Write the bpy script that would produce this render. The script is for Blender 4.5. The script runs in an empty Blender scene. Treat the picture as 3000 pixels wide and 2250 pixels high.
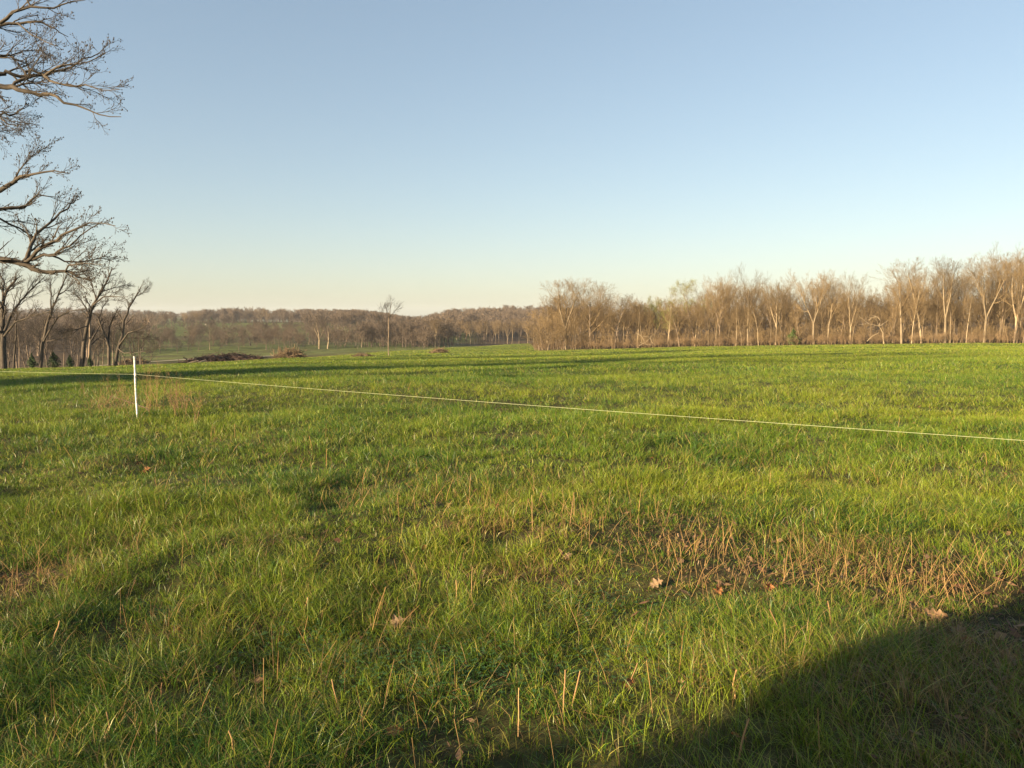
import bpy, math, random
import numpy as np

# ------------------------------------------------------------------ camera, world, sun
SC = bpy.context.scene
COL = SC.collection
F = 2266.0            # focal length in photograph pixels (3000 wide)
PITCH = math.radians(4.8)
CAMZ = 1.67
cam_d = bpy.data.cameras.new('camera')
cam_d.sensor_width = 36.0
cam_d.lens = 36.0 * F / 3000.0
cam_d.clip_end = 20000
cam_d.clip_start = 0.05
cam = bpy.data.objects.new('camera', cam_d)
COL.objects.link(cam)
cam.location = (0, 0, CAMZ)
cam.rotation_euler = (math.radians(90) - PITCH, 0, 0)
SC.camera = cam
SC.render.engine = 'CYCLES'
SC.render.resolution_x, SC.render.resolution_y = 1024, 768
SC.cycles.max_bounces = 6
SC.cycles.diffuse_bounces = 3
SC.cycles.transmission_bounces = 3
SC.cycles.volume_bounces = 0

SUN_EL = math.radians(13.0)
SDX, SDY = 0.82, 0.57                       # way the shadows fall on the ground
SUN_AZ = math.atan2(-SDX, -SDY)             # clockwise from +Y
w = bpy.data.worlds.new('World')
SC.world = w
w.use_nodes = True
nt = w.node_tree
sky = nt.nodes.new('ShaderNodeTexSky')
sky.sky_type = 'NISHITA'
sky.sun_disc = False
sky.sun_elevation = SUN_EL
sky.sun_rotation = SUN_AZ
sky.air_density = 1.0
sky.dust_density = 0.9
sky.ozone_density = 1.55
bg = nt.nodes['Background']
bg.inputs['Strength'].default_value = 0.086
gam = nt.nodes.new('ShaderNodeGamma'); gam.inputs[1].default_value = 0.70
nt.links.new(sky.outputs[0], gam.inputs[0]); nt.links.new(gam.outputs[0], bg.inputs[0])

sl = bpy.data.lights.new('sun', 'SUN')
sl.energy = 5.0
sl.angle = math.radians(0.5)
sl.color = (1.0, 0.765, 0.465)
so = bpy.data.objects.new('sun', sl)
COL.objects.link(so)
from mathutils import Vector
sdir = Vector((SDX, SDY, 0)).normalized() * math.cos(SUN_EL)
sdir.z = -math.sin(SUN_EL)
so.rotation_euler = sdir.to_track_quat('-Z', 'Y').to_euler()
SC.view_settings.view_transform = 'Standard'
SC.view_settings.look = 'None'
SC.view_settings.gamma = 1
SC.view_settings.exposure = 1.78

# ------------------------------------------------------------------ helpers
def vnoise(x, y, s=0):
    x = np.asarray(x, float); y = np.asarray(y, float)
    xi = np.floor(x).astype(np.int64); yi = np.floor(y).astype(np.int64)
    fx = x - xi; fy = y - yi
    fx = fx * fx * (3 - 2 * fx); fy = fy * fy * (3 - 2 * fy)
    def h(a, b):
        n = (a * 374761393 + b * 668265263 + s * 974634777) & 0xffffffff
        n = ((n ^ (n >> 13)) * 1274126177) & 0xffffffff
        n = (n ^ (n >> 16)) & 0xffff
        return n / 65535.0
    a = h(xi, yi); b = h(xi + 1, yi); c = h(xi, yi + 1); d = h(xi + 1, yi + 1)
    return (a * (1 - fx) + b * fx) * (1 - fy) + (c * (1 - fx) + d * fx) * fy

def fbm(x, y, s=0, o=4):
    v = 0; a = 0.5; t = 0
    for i in range(o):
        v = v + a * vnoise(x, y, s + i * 17); t += a
        x = x * 2.03 + 3.1; y = y * 2.03 + 1.7; a *= 0.55
    return v / t

def sst(a, b, x):
    t = np.clip((x - a) / (b - a), 0, 1)
    return t * t * (3 - 2 * t)

def at(px, py, Y):
    """point at depth Y (metres ahead) seen at photograph pixel px, py"""
    cx = (px - 1500) / F; cy = (1125 - py) / F
    c, s = math.cos(PITCH), math.sin(PITCH)
    dy = c + cy * s; dz = -s + cy * c
    k = Y / dy
    return (cx * k, Y, CAMZ + dz * k)

# ---- terrain: heights over (lateral ratio u = x / depth, depth)
YK = [0, 8, 13, 20, 30, 45, 65, 80, 110, 130, 150, 200, 280, 330, 400, 520, 600, 700, 1000, 1600, 3000, 6000]
UK = [-1.2, -.66, -.485, -.31, -.16, -.044, .031, .22, .44, .66, 1.2]
ZT = [
 [0, 0, 0, -.3, -.7, -1.5, -2.6, -3.5, -5, -6, -7, -8, -7, -6, -4, -2, 0, 2, 6, 14, 25, 30],
 [0, 0, 0, -.2, -.58, -1.4, -2.5, -3.8, -6, -7, -7.5, -8, -7, -6, -4, -1.5, 0, 2, 6, 16, 26, 30],
 [0, 0, 0, -.1, -.45, -1.15, -2.2, -3.6, -5.0, -5.2, -5.9, -7.2, -7, -6, -4.5, -1.8, 0, 1, 3, 14, 20, 25],
 [0, 0, 0, .02, -.25, -.85, -1.7, -2.3, -3.8, -4.6, -5.3, -6.7, -6.4, -5.2, -3.6, -.85, -.8, -1, -5, -5, 0, 10],
 [0, 0, 0, .03, -.2, -.85, -1.6, -2.2, -3.2, -3.8, -4.5, -6.5, -7.5, -6.5, -3.5, -.6, -.5, -1, -5, -5, 0, 5],
 [0, 0, 0, .04, -.2, -.8, -1.55, -2.1, -3.0, -3.5, -4.1, -5.1, -8, -9.5, -8, -2.9, .6, 0, -4, -5, 0, 5],
 [0, 0, 0, .04, -.15, -.75, -1.5, -2.1, -3.1, -3.7, -4.2, -4.7, -7, -9.2, -8, -2.5, 1.4, 0, -4, -5, 0, 5],
 [0, 0, 0, .04, -.1, -.5, -1.15, -1.6, -2.4, -2.8, -3, -3, -3, -3, -3, -2, 0, 0, 0, 0, 0, 5],
 [0, 0, 0, .05, -.05, -.4, -.9, -1.25, -1.95, -2.1, -2.2, -2.2, -2.2, -2, -2, -1, 0, 0, 0, 0, 0, 5],
 [0, 0, 0, .05, 0, -.3, -.8, -1.1, -1.6, -1.8, -1.9, -2, -2, -2, -2, -1, 0, 0, 0, 0, 0, 5],
 [0, 0, 0, .05, 0, -.3, -.7, -1.0, -1.5, -1.7, -1.8, -2, -2, -2, -2, -1, 0, 0, 0, 0, 0, 5]]
ZT = np.array(ZT, float)
_lk = np.log(np.array(YK, float) + 10)
_gl = np.linspace(_lk[0], _lk[-1], 400); _gu = np.linspace(-1.2, 1.2, 240)
_t = np.array([np.interp(_gl, _lk, r) for r in ZT])
_g = np.array([np.interp(_gu, UK, _t[:, j]) for j in range(400)]).T     # u x l
def _blur(a, n, ax):
    k = np.hanning(n + 2)[1:-1]; k /= k.sum(); h = n // 2
    pad = [(0, 0), (0, 0)]; pad[ax] = (h, h)
    b = np.pad(a, pad, mode='edge')
    return np.apply_along_axis(lambda r: np.convolve(r, k, 'valid'), ax, b)
_g = _blur(_blur(_g, 23, 0), 7, 1)

def H(x, y):
    x = np.asarray(x, float); y = np.asarray(y, float)
    Y = np.maximum(y, 0)
    u = np.clip(x / np.maximum(y, 14), -1.2, 1.2)
    fl = (np.log(Y + 10) - _gl[0]) / (_gl[-1] - _gl[0]) * 399
    fu = (u + 1.2) / 2.4 * 239
    fl = np.clip(fl, 0, 398.999); fu = np.clip(fu, 0, 238.999)
    i = fu.astype(int); j = fl.astype(int); a = fu - i; b = fl - j
    z = (_g[i, j] * (1 - a) + _g[i + 1, j] * a) * (1 - b) + (_g[i, j + 1] * (1 - a) + _g[i + 1, j + 1] * a) * b
    r = np.hypot(x, y)
    near = 1 - sst(9, 26, r)
    z = z + near * (0.17 * (fbm(x / 1.5 + 9, y / 1.5, 3, 2) - .5) + 0.05 * (vnoise(x / .4, y / .35, 8) - .5)) + \
        (0.16 + .5 * sst(60, 300, r)) * (fbm(x / 9, y / 9 + 4, 5, 2) - .5) * sst(6, 20, r)
    # an old plough furrow along the left of the field
    fr = y - (30.5 + 0.12 * (x + 20))
    z = z + (-0.16 * np.exp(-(fr / .8) ** 2) + 0.10 * np.exp(-((fr + 1.8) / 1.1) ** 2)) * (1 - sst(-17, -9, x)) * sst(-60, -30, x)
    # low roll across the field: its far side turns away from the sun
    return z

def Hs(x, y):
    return float(H(np.array([x]), np.array([y]))[0])

def gp(px, py):
    """ground point seen at a photograph pixel"""
    x1, y1, z1 = at(px, py, 1.0)
    dx, dy, dz = x1, y1, z1 - CAMZ
    t = 1.0
    while t < 3000:
        if CAMZ + dz * t <= Hs(dx * t, dy * t): break
        t *= 1.01
    return (dx * t, dy * t, Hs(dx * t, dy * t))

def edge(u):
    return np.interp(u, [-1.2, -.66, -.485, -.31, -.16, -.044, .02, .035, .22, .44, .66, 1.2],
                     [64, 66, 66, 84, 140, 205, 215, 128, 122, 113, 104, 100])

def mesh_obj(name, verts, faces_list, mat, parent=None, smooth=False, cols=None):
    """verts (n,3); faces_list: list of int arrays (m,k)"""
    me = bpy.data.meshes.new(name)
    verts = np.asarray(verts, np.float32)
    me.vertices.add(len(verts)); me.vertices.foreach_set('co', verts.ravel())
    faces_list = [np.asarray(f, np.int32) for f in faces_list if len(f)]
    loops = np.concatenate([f.ravel() for f in faces_list])
    sizes = np.concatenate([np.full(len(f), f.shape[1], np.int32) for f in faces_list])
    starts = np.concatenate([[0], np.cumsum(sizes)[:-1]]).astype(np.int32)
    me.loops.add(len(loops)); me.loops.foreach_set('vertex_index', loops)
    me.polygons.add(len(sizes)); me.polygons.foreach_set('loop_start', starts)
    me.polygons.foreach_set('loop_total', sizes)
    if smooth: me.polygons.foreach_set('use_smooth', np.ones(len(sizes), bool))
    if cols is not None:
        ca = me.color_attributes.new('Col', 'FLOAT_COLOR', 'POINT')
        c4 = np.ones((len(verts), 4), np.float32); c4[:, :3] = cols
        ca.data.foreach_set('color', c4.ravel())
    me.update(calc_edges=True)
    me.materials.append(mat)
    o = bpy.data.objects.new(name, me)
    COL.objects.link(o)
    if parent: o.parent = parent
    return o

def tag(o, label=None, cat=None, group=None, kind=None):
    if label: o['label'] = label
    if cat: o['category'] = cat
    if group: o['group'] = group
    if kind: o['kind'] = kind
    return o

def empty(name, loc, rz=0):
    o = bpy.data.objects.new(name, None); COL.objects.link(o)
    o.location = loc; o.rotation_euler = (0, 0, rz)
    o.empty_display_size = .2
    return o

# ------------------------------------------------------------------ materials
def newmat(name):
    m = bpy.data.materials.new(name); m.use_nodes = True
    n = m.node_tree.nodes; b = n['Principled BSDF']
    return m, n, m.node_tree.links, b

def bark_mat(name, c1, c2, scale=6, bump=.4, rnd=.35):
    m, n, l, b = newmat(name)
    tc = n.new('ShaderNodeTexCoord')
    mp = n.new('ShaderNodeMapping'); mp.inputs['Scale'].default_value = (1, 1, .25)
    no = n.new('ShaderNodeTexNoise'); no.inputs['Scale'].default_value = scale; no.inputs['Detail'].default_value = 5
    cr = n.new('ShaderNodeValToRGB')
    cr.color_ramp.elements[0].position = .3; cr.color_ramp.elements[1].position = .7
    cr.color_ramp.elements[0].color = (*c1, 1); cr.color_ramp.elements[1].color = (*c2, 1)
    oi = n.new('ShaderNodeObjectInfo')
    hs = n.new('ShaderNodeHueSaturation')
    ma = n.new('ShaderNodeMapRange'); ma.inputs['To Min'].default_value = 1 - rnd; ma.inputs['To Max'].default_value = 1 + rnd
    l.new(oi.outputs['Random'], ma.inputs['Value']); l.new(ma.outputs[0], hs.inputs['Value'])
    l.new(tc.outputs['Object'], mp.inputs[0]); l.new(mp.outputs[0], no.inputs['Vector'])
    l.new(no.outputs['Fac'], cr.inputs[0]); l.new(cr.outputs[0], hs.inputs['Color'])
    l.new(hs.outputs[0], b.inputs['Base Color'])
    b.inputs['Roughness'].default_value = .9
    bp = n.new('ShaderNodeBump'); bp.inputs['Strength'].default_value = bump; bp.inputs['Distance'].default_value = .03
    l.new(no.outputs['Fac'], bp.inputs['Height']); l.new(bp.outputs[0], b.inputs['Normal'])
    return m

M_BARK = bark_mat('bark', (.09, .068, .048), (.22, .165, .115))
M_BARKD = bark_mat('dark_bark', (.028, .022, .017), (.085, .066, .048), 9)
M_PALE = bark_mat('pale_bark', (.15, .115, .072), (.30, .235, .15), rnd=.5)
M_TWIG = bark_mat('twigs', (.115, .080, .040), (.225, .158, .078), 2, 0)
M_TWIGD = bark_mat('oak_twigs', (.028, .022, .017), (.07, .054, .038), 2, 0)
M_FAR = bark_mat('far_wood', (.075, .056, .042), (.15, .112, .08), .12, 0)
M_BRUSH = bark_mat('brush', (.11, .075, .04), (.21, .145, .08), .8, 0)
M_BRUSHD = bark_mat('dark_brush', (.03, .019, .015), (.10, .062, .045), .8, 0)
M_STRAW = bark_mat('straw', (.22, .12, .05), (.40, .25, .11), 3, 0, .25)
M_LOG = bark_mat('cut_wood', (.28, .2, .12), (.48, .36, .22), 3, .1, .1)
M_CEDAR = bark_mat('evergreen', (.018, .035, .014), (.05, .085, .03), 3, 0)
M_SPRING = bark_mat('spring_leaf', (.13, .15, .04), (.26, .27, .08), 3, 0)

def blade_mat(name, transl=.35, rough=.55):
    m, n, l, b = newmat(name)
    at_ = n.new('ShaderNodeAttribute'); at_.attribute_name = 'Col'
    l.new(at_.outputs['Color'], b.inputs['Base Color'])
    b.inputs['Roughness'].default_value = rough
    b.inputs['Specular IOR Level'].default_value = .35
    tr = n.new('ShaderNodeBsdfTranslucent'); l.new(at_.outputs['Color'], tr.inputs['Color'])
    mx = n.new('ShaderNodeMixShader'); mx.inputs[0].default_value = transl
    l.new(b.outputs[0], mx.inputs[1]); l.new(tr.outputs[0], mx.inputs[2])
    l.new(mx.outputs[0], n['Material Output'].inputs['Surface'])
    return m
M_BLADE = blade_mat('grass_blades', .28, .40)
M_DRY = blade_mat('dry_leaf', .2, .7)

def ground_mat():
    m, n, l, b = newmat('field_ground')
    a = n.new('ShaderNodeAttribute'); a.attribute_name = 'Col'
    geo = n.new('ShaderNodeNewGeometry')
    n1 = n.new('ShaderNodeTexNoise'); n1.inputs['Scale'].default_value = .35; n1.inputs['Detail'].default_value = 8
    n2 = n.new('ShaderNodeTexNoise'); n2.inputs['Scale'].default_value = 9; n2.inputs['Detail'].default_value = 6
    l.new(geo.outputs['Position'], n1.inputs['Vector']); l.new(geo.outputs['Position'], n2.inputs['Vector'])
    mr = n.new('ShaderNodeMapRange'); mr.inputs['From Min'].default_value = .3; mr.inputs['From Max'].default_value = .7
    mr.inputs['To Min'].default_value = .55; mr.inputs['To Max'].default_value = 1.4
    l.new(n1.outputs['Fac'], mr.inputs['Value'])
    mr2 = n.new('ShaderNodeMapRange'); mr2.inputs['From Min'].default_value = .3; mr2.inputs['From Max'].default_value = .7
    mr2.inputs['To Min'].default_value = .5; mr2.inputs['To Max'].default_value = 1.5
    l.new(n2.outputs['Fac'], mr2.inputs['Value'])
    mu = n.new('ShaderNodeMath'); mu.operation = 'MULTIPLY'; l.new(mr.outputs[0], mu.inputs[0]); l.new(mr2.outputs[0], mu.inputs[1])
    hs = n.new('ShaderNodeHueSaturation'); l.new(a.outputs['Color'], hs.inputs['Color']); l.new(mu.outputs[0], hs.inputs['Value'])
    l.new(hs.outputs[0], b.inputs['Base Color'])
    b.inputs['Roughness'].default_value = .95; b.inputs['Specular IOR Level'].default_value = .1
    bp = n.new('ShaderNodeBump'); bp.inputs['Strength'].default_value = .6; bp.inputs['Distance'].default_value = .05
    l.new(n2.outputs['Fac'], bp.inputs['Height']); l.new(bp.outputs[0], b.inputs['Normal'])
    return m
M_GROUND = ground_mat()

# ------------------------------------------------------------------ ground
def dryness(x, y):
    """0..1: how much dead thatch there is (real colour of the sward)"""
    d = 1.2 * sst(.53, .74, fbm(x / 1.6, y / 1.6, 41, 3)) * (1 - .97 * sst(5, 10, y))
    for (px, py, rx, ry, a) in DRYP:
        X, Y, _ = px
        d = d + a * .62 * np.exp(-(((x - X) / rx) ** 2 + ((y - Y) / ry) ** 2))
    return np.clip(d, 0, 1) * (1 - .55 * sst(6, 10, y))
_dp = [(1330, 1550, .25, .2, .8), (1450, 1560, .4, .25, 1), (1620, 1560, .3, .2, .8), (1980, 1600, .35, .35, .8), (2080, 1690, .3, .22, .8), (1250, 1480, .5, .3, .6), (2500, 1620, .6, .3, .6), (800, 1600, .4, .3, .6), (350, 1620, .4, .3, .6),
       (2330, 1590, .3, .3, .7), (1450, 1430, .9, .5, .6), (1950, 1540, .5, .5, .7), (2350, 1680, .9, .45, .8), (2650, 1680, .7, .35, .8),
       (2750, 1850, .4, .35, 1), (2850, 1900, .3, .2, .9), (60, 1700, .35, .4, 1), (30, 1830, .2, .2, .6), (420, 1370, .35, .35, .9),
       (1000, 1450, .3, .3, .8), (700, 1280, 1.1, .8, .5), (300, 1290, 1.2, .6, .5), (1170, 1850, .18, .15, .9), (1700, 1830, .25, .15, .8),
       (1980, 1360, .5, .5, .8), (2250, 1330, 1, .5, .5), (700, 2000, .2, .15, .6), (1320, 2200, .12, .1, .8), (520, 1880, .3, .2, .6),
       (1460, 1680, .15, .15, .7), (350, 1180, 1.5, 1.0, .8), (540, 1190, .8, .7, .8), (1170, 1400, .4, .4, .5)]
DRYP = []
for (px, py, rx, ry, a) in _dp: DRYP.append((gp(px, py), py, rx, ry, a))

def build_ground():
    rr = [0.0]
    r = .25
    while r < 9000:
        rr.append(r); r *= 1.026 if r < 200 else 1.035
    rr = np.array(rr)
    az = np.concatenate([np.linspace(-180, -50, 60)[:-1], np.linspace(-50, 50, 420), np.linspace(50, 180, 60)[1:]])
    A, R = np.meshgrid(np.radians(az), rr)
    x = R * np.sin(A); y = R * np.cos(A)
    z = H(x, y)
    v = np.stack([x, y, z], -1).reshape(-1, 3)
    nr, na = R.shape
    i = np.arange(nr - 1)[:, None] * na; j = np.arange(na - 1)[None, :]
    q = np.stack([i + j, i + j + 1, i + na + j + 1, i + na + j], -1).reshape(-1, 4)[:, ::-1]
    u = x / np.maximum(y, 5)
    e = edge(u)
    green = np.array([.095, .125, .022]); soil = np.array([.058, .042, .024]); floor = np.array([.085, .058, .034])
    past = np.array([.125, .142, .04]); tan = np.array([.24, .2, .08])
    infield = (1 - sst(-1.5, 1.5, y - e))
    nearf = 1 - sst(12, 45, np.hypot(x, y))
    dr = dryness(x, y)
    c = green[None, None] * (1 - .75 * nearf[..., None]) + soil * .75 * nearf[..., None]
    c = c * (1 - .7 * dr[..., None]) + soil * .7 * dr[..., None]
    tanz = sst(-16, -2, y - e) * infield * (.35 + .65 * fbm(x / 6, y / 3, 9, 2))
    c = c * (1 - tanz[..., None] * .7) + tan * tanz[..., None] * .7
    pz = (sst(-.56, -.5, u) * (1 - sst(-.08, -.03, u)) * sst(95, 150, y) * (.35 + .65 * sst(.3, .58, fbm(x / 40, y / 40, 5, 3))))[..., None]
    out = floor * (1 - pz) + past * pz
    c = c * infield[..., None] + out * (1 - infield[..., None])
    g = mesh_obj('field', v, [q], M_GROUND, smooth=True, cols=c.reshape(-1, 3))
    tag(g, 'rolling green pasture falling away towards the wooded valley', 'field', kind='structure')
build_ground()

# ------------------------------------------------------------------ grass (one uncountable sward)
RNG = np.random.default_rng(7)
def blades_mesh(P, hgt, wid, lean, cols, segs, phi=None):
    """P (n,3) roots; lean (n,2) horizontal tip offset; returns verts, face arrays, colours"""
    n = len(P)
    if phi is None: phi = RNG.uniform(0, math.pi, n)
    wx = np.cos(phi) * wid * .5; wy = np.sin(phi) * wid * .5
    ts = np.linspace(0, 1, segs + 1)
    V = []; C = []
    for k, t in enumerate(ts):
        cx = P[:, 0] + lean[:, 0] * t ** 1.8; cy = P[:, 1] + lean[:, 1] * t ** 1.8
        ll = np.hypot(lean[:, 0], lean[:, 1])
        cz = P[:, 2] + hgt * (t - .25 * np.clip(ll / hgt, 0, 1.4) * t ** 3)
        ww = (1 - t ** 2.2) * (.75 + .25 * min(1, t * 3))
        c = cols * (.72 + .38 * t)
        if k < segs:
            V.append(np.stack([cx - wx * ww, cy - wy * ww, cz], -1)); V.append(np.stack([cx + wx * ww, cy + wy * ww, cz], -1))
            C += [c, c]
        else:
            V.append(np.stack([cx, cy, cz], -1)); C.append(c)
    nv = 2 * segs + 1
    V = np.stack(V, 1).reshape(-1, 3); C = np.stack(C, 1).reshape(-1, 3)
    b = np.arange(n)[:, None] * nv
    quads = [b + np.array([[2 * k, 2 * k + 1, 2 * k + 3, 2 * k + 2]]) for k in range(segs - 1)]
    tri = b + np.array([[2 * segs - 2, 2 * segs - 1, 2 * segs]])
    return V, (np.concatenate(quads) if quads else np.zeros((0, 4), int)), tri, C

def sample(rho, y0, y1, umax=.80, pad=2.2):
    """even random points in the wedge of ground ahead, with a margin on both sides"""
    w1 = umax * y1 + pad
    n = int(rho * 2 * w1 * (y1 - y0))
    y = RNG.uniform(y0, y1, n); x = RNG.uniform(-w1, w1, n)
    k = np.abs(x) < umax * y + pad
    return x[k], y[k]

G1 = np.array([.088, .178, .012]); G2 = np.array([.232, .288, .022]); G3 = np.array([.052, .130, .014])
DRYC = np.array([.31, .205, .085]); YEL = np.array([.38, .34, .07])
def grass_cols(x, y, dr, n):
    m = RNG.random(n)
    pn = fbm(x / 3.5, y / 3.5, 71, 3)
    k = np.clip(.45 * m + 1.5 * (pn - .5) + .25 + .18 * sst(15, 80, y) + .22 * sst(-.3, .8, x / np.maximum(y, 3)), 0, 1)[:, None]
    c = G1 * (1 - k) + G2 * k
    q = (RNG.random(n) < .12 + .45 * sst(.50, .68, fbm(x / 1.3 + 7, y / 1.3, 55, 2)) * (1 - .7 * sst(10, 40, y)))[:, None]; c = np.where(q, G3, c)
    q = (RNG.random(n) < .10 + .05 * sst(15, 60, y))[:, None]; c = np.where(q, YEL, c)
    q = (RNG.random(n) < .035 + .07 * sst(12, 4, y) + .45 * dr)[:, None]; c = np.where(q, DRYC * RNG.uniform(.6, 1.15, (n, 1)), c)
    return c * RNG.uniform(.6, 1.35, (n, 1))

def build_grass():
    Vs, Qs, Ts, Cs = [], [], [], []; off = 0
    bands = [(1.6, 4.5, 6800, .0031, 3), (4.5, 8, 4400, .0037, 2), (8, 14, 2000, .0046, 2), (14, 24, 850, .008, 1), (24, 42, 300, .014, 1), (42, 75, 95, .030, 1), (75, 215, 22, .07, 1)]
    for (y0, y1, rho, wd, segs) in bands:
        nb = 14 if y1 <= 24 else 7
        tx, ty = sample(rho / nb, y0, y1)
        n0 = len(tx)
        tr = .035 * (1 + y0 / 14)
        x = np.repeat(tx, nb); y = np.repeat(ty, nb); n = len(x)
        a = RNG.uniform(0, 2 * math.pi, n); rad = np.abs(RNG.normal(0, tr, n))
        dx, dy = np.cos(a), np.sin(a)
        x = x + dx * rad; y = y + dy * rad
        u = x / np.maximum(y, 3)
        dr = dryness(x, y)
        keep = (y < edge(u) - .5) & (RNG.random(n) > .35 * dr) & (np.hypot(x, y) > 1.2)
        bare = fbm(x / .7 + 5, y / .7, 91, 2)
        keep &= (bare > .30 * (1 - sst(8, 14, y))) | (RNG.random(n) < .35)
        x, y, dx, dy, rad, dr, bare = [q[keep] for q in (x, y, dx, dy, rad, dr, bare)]; n = len(x)
        z = H(x, y) - .01
        hn = fbm(x / 1.1, y / 1.1, 23, 3)
        hn2 = vnoise(x / .28, y / .28, 29)
        far = sst(6, 13, y)
        h = (.035 + .095 * sst(.32, .72, hn) * (1 - .5 * far) + .035 * hn2 + .04 * far) * RNG.uniform(.45, 1.35, n) * (1 - .3 * dr)
        tall = (1 - sst(.5, 1.1, np.hypot((x - 1.5) / 1.1, y - 3.6))) * .09 + (1 - sst(.3, .8, np.hypot(x - .5, y - 2.9))) * .06
        h = h + tall * RNG.random(n)
        h = h * (1.0 - .25 * sst(30, 60, y))
        la = np.abs(RNG.normal(.35, .55, n)) + .4 * np.clip(rad / tr, 0, 2)
        wind = fbm(x / 2, y / 2, 31, 2) * 6.28
        lx = h * (dx * la + .22 * np.cos(wind)) ; ly = h * (dy * la + .22 * np.sin(wind))
        c = grass_cols(x, y, dr, n)
        wv = wd * RNG.uniform(.6, 1.35, n)
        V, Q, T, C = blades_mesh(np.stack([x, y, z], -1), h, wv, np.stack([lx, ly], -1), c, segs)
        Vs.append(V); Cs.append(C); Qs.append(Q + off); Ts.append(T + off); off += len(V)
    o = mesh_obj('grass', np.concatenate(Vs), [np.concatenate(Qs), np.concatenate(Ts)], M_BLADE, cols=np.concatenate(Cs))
    tag(o, 'short green pasture grass covering the whole field', 'grass', kind='stuff')
    print('grass verts', off)
build_grass()

def build_stalks():
    """pale dead stubble stems standing in the sward"""
    rows = [(1080, 1400, 40, 25, 20), (1290, 1420, 90, 35, 45), (1450, 1480, 170, 45, 90), (1600, 1490, 120, 40, 60), (1710, 1530, 60, 40, 30),
            (1920, 1560, 120, 60, 80), (2050, 1600, 110, 55, 80), (2250, 1630, 180, 50, 100), (2480, 1660, 200, 45, 150), (2700, 1690, 180, 40, 150),
            (2850, 1700, 120, 30, 60), (980, 1440, 60, 30, 20), (420, 1300, 300, 40, 60), (60, 1650, 70, 60, 40), (600, 1660, 400, 200, 26),
            (1500, 2050, 900, 130, 30), (300, 1900, 300, 250, 90), (900, 1750, 500, 200, 120), (1500, 1650, 700, 150, 150), (700, 1450, 500, 120, 90), (2500, 1900, 300, 150, 50), (1300, 2000, 700, 150, 90), (2300, 1900, 500, 150, 30), (1400, 1750, 500, 200, 24), (2000, 1230, 900, 90, 60),
            (150, 1690, 120, 60, 20), (650, 1230, 260, 40, 50), (2500, 1400, 400, 120, 50)]
    P = []
    for (px, py, sx, sy, n) in rows:
        for k in range(int(n * .7)):
            a = px + RNG.normal(0, sx * .8); b = py + 50 + RNG.normal(0, sy * 1.05)
            if b > 2320 or b < 1150: continue
            dd = CAMZ / math.tan(math.atan((b - 1125) / F) + PITCH)
            x = (a - 1500) / F * (dd * math.cos(PITCH) + CAMZ * math.sin(PITCH))
            P.append((x, dd))
    P = np.array(P); n = len(P)
    z = H(P[:, 0], P[:, 1])
    h = .06 + .19 * RNG.random(n) ** 1.5
    lean = RNG.normal(0, .06, (n, 2)); lean[:, 0] += .012
    q = RNG.random(n) < .22; lean[q] *= 3; h[q] *= .6
    c = DRYC * RNG.uniform(.45, 1.6, (n, 1)) * (1 - np.array([0, .12, .2]) * RNG.random((n, 1)))
    Vs, Qs, Cs = [], [], []; off = 0
    r = RNG.uniform(.0011, .0024, n) * np.clip(P[:, 1] / 6, .8, 1.8)
    ts = [0, .5, 1]
    for s in range(3):
        pass
    ring = []
    for t in ts:
        for s in range(4):
            an = s * math.pi / 2
            ring.append(np.stack([P[:, 0] + lean[:, 0] * t ** 1.3 + np.cos(an) * r * (1 - .3 * t), P[:, 1] + lean[:, 1] * t ** 1.3 + np.sin(an) * r * (1 - .3 * t), z + h * t], -1))
    V = np.stack(ring, 1).reshape(-1, 3)
    C = np.repeat(c, 12, 0)
    b = np.arange(n)[:, None] * 12
    Q = np.concatenate([b + np.array([[k * 4 + s, k * 4 + (s + 1) % 4, k * 4 + 4 + (s + 1) % 4, k * 4 + 4 + s]]) for k in range(2) for s in range(4)])
    o = mesh_obj('dry_stubble', V, [Q], M_DRY, cols=C)
    tag(o, 'straw coloured cut stems standing among the green grass', 'stubble', kind='stuff')
build_stalks()

def build_litter():
    """small torn leaf and thatch scraps lying in the bare patches, too many to count"""
    n = 60000
    x, y = sample(n / (.8 * 15 * 15), 2, 15, .75, 1.2)
    dr = dryness(x, y)
    k = RNG.random(len(x)) < dr * .95 + .02
    x, y = x[k], y[k]; n = len(x)
    z = H(x, y) + RNG.uniform(.003, .035, n)
    a = RNG.uniform(0, 6.28, n); L = .010 + .034 * RNG.random(n) ** 2; W = L * RNG.uniform(.05, .55, n)
    tilt = RNG.normal(0, .35, n)
    ux, uy, uz = np.cos(a) * np.cos(tilt), np.sin(a) * np.cos(tilt), np.sin(tilt)
    vx, vy = -np.sin(a), np.cos(a); vz = RNG.normal(0, .4, n)
    P = np.stack([x, y, z], -1); U = np.stack([ux, uy, uz], -1) * L[:, None]; Wv = np.stack([vx, vy, vz], -1) * W[:, None]
    V = np.stack([P - U, P - U * .1 + Wv, P + U, P + U * .1 - Wv], 1).reshape(-1, 3)
    Q = np.arange(n)[:, None] * 4 + np.arange(4)[None]
    c1 = np.array([.16, .075, .04]); c2 = np.array([.27, .17, .09]); m = RNG.random((n, 1))
    C = np.repeat((c1 * (1 - m) + c2 * m) * RNG.uniform(.5, 1.1, (n, 1)), 4, 0)
    tag(mesh_obj('leaf_litter', V, [Q], M_DRY, cols=C), 'brown scraps of dead leaf and thatch in the bare patches', 'leaf litter', kind='stuff')
build_litter()

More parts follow.
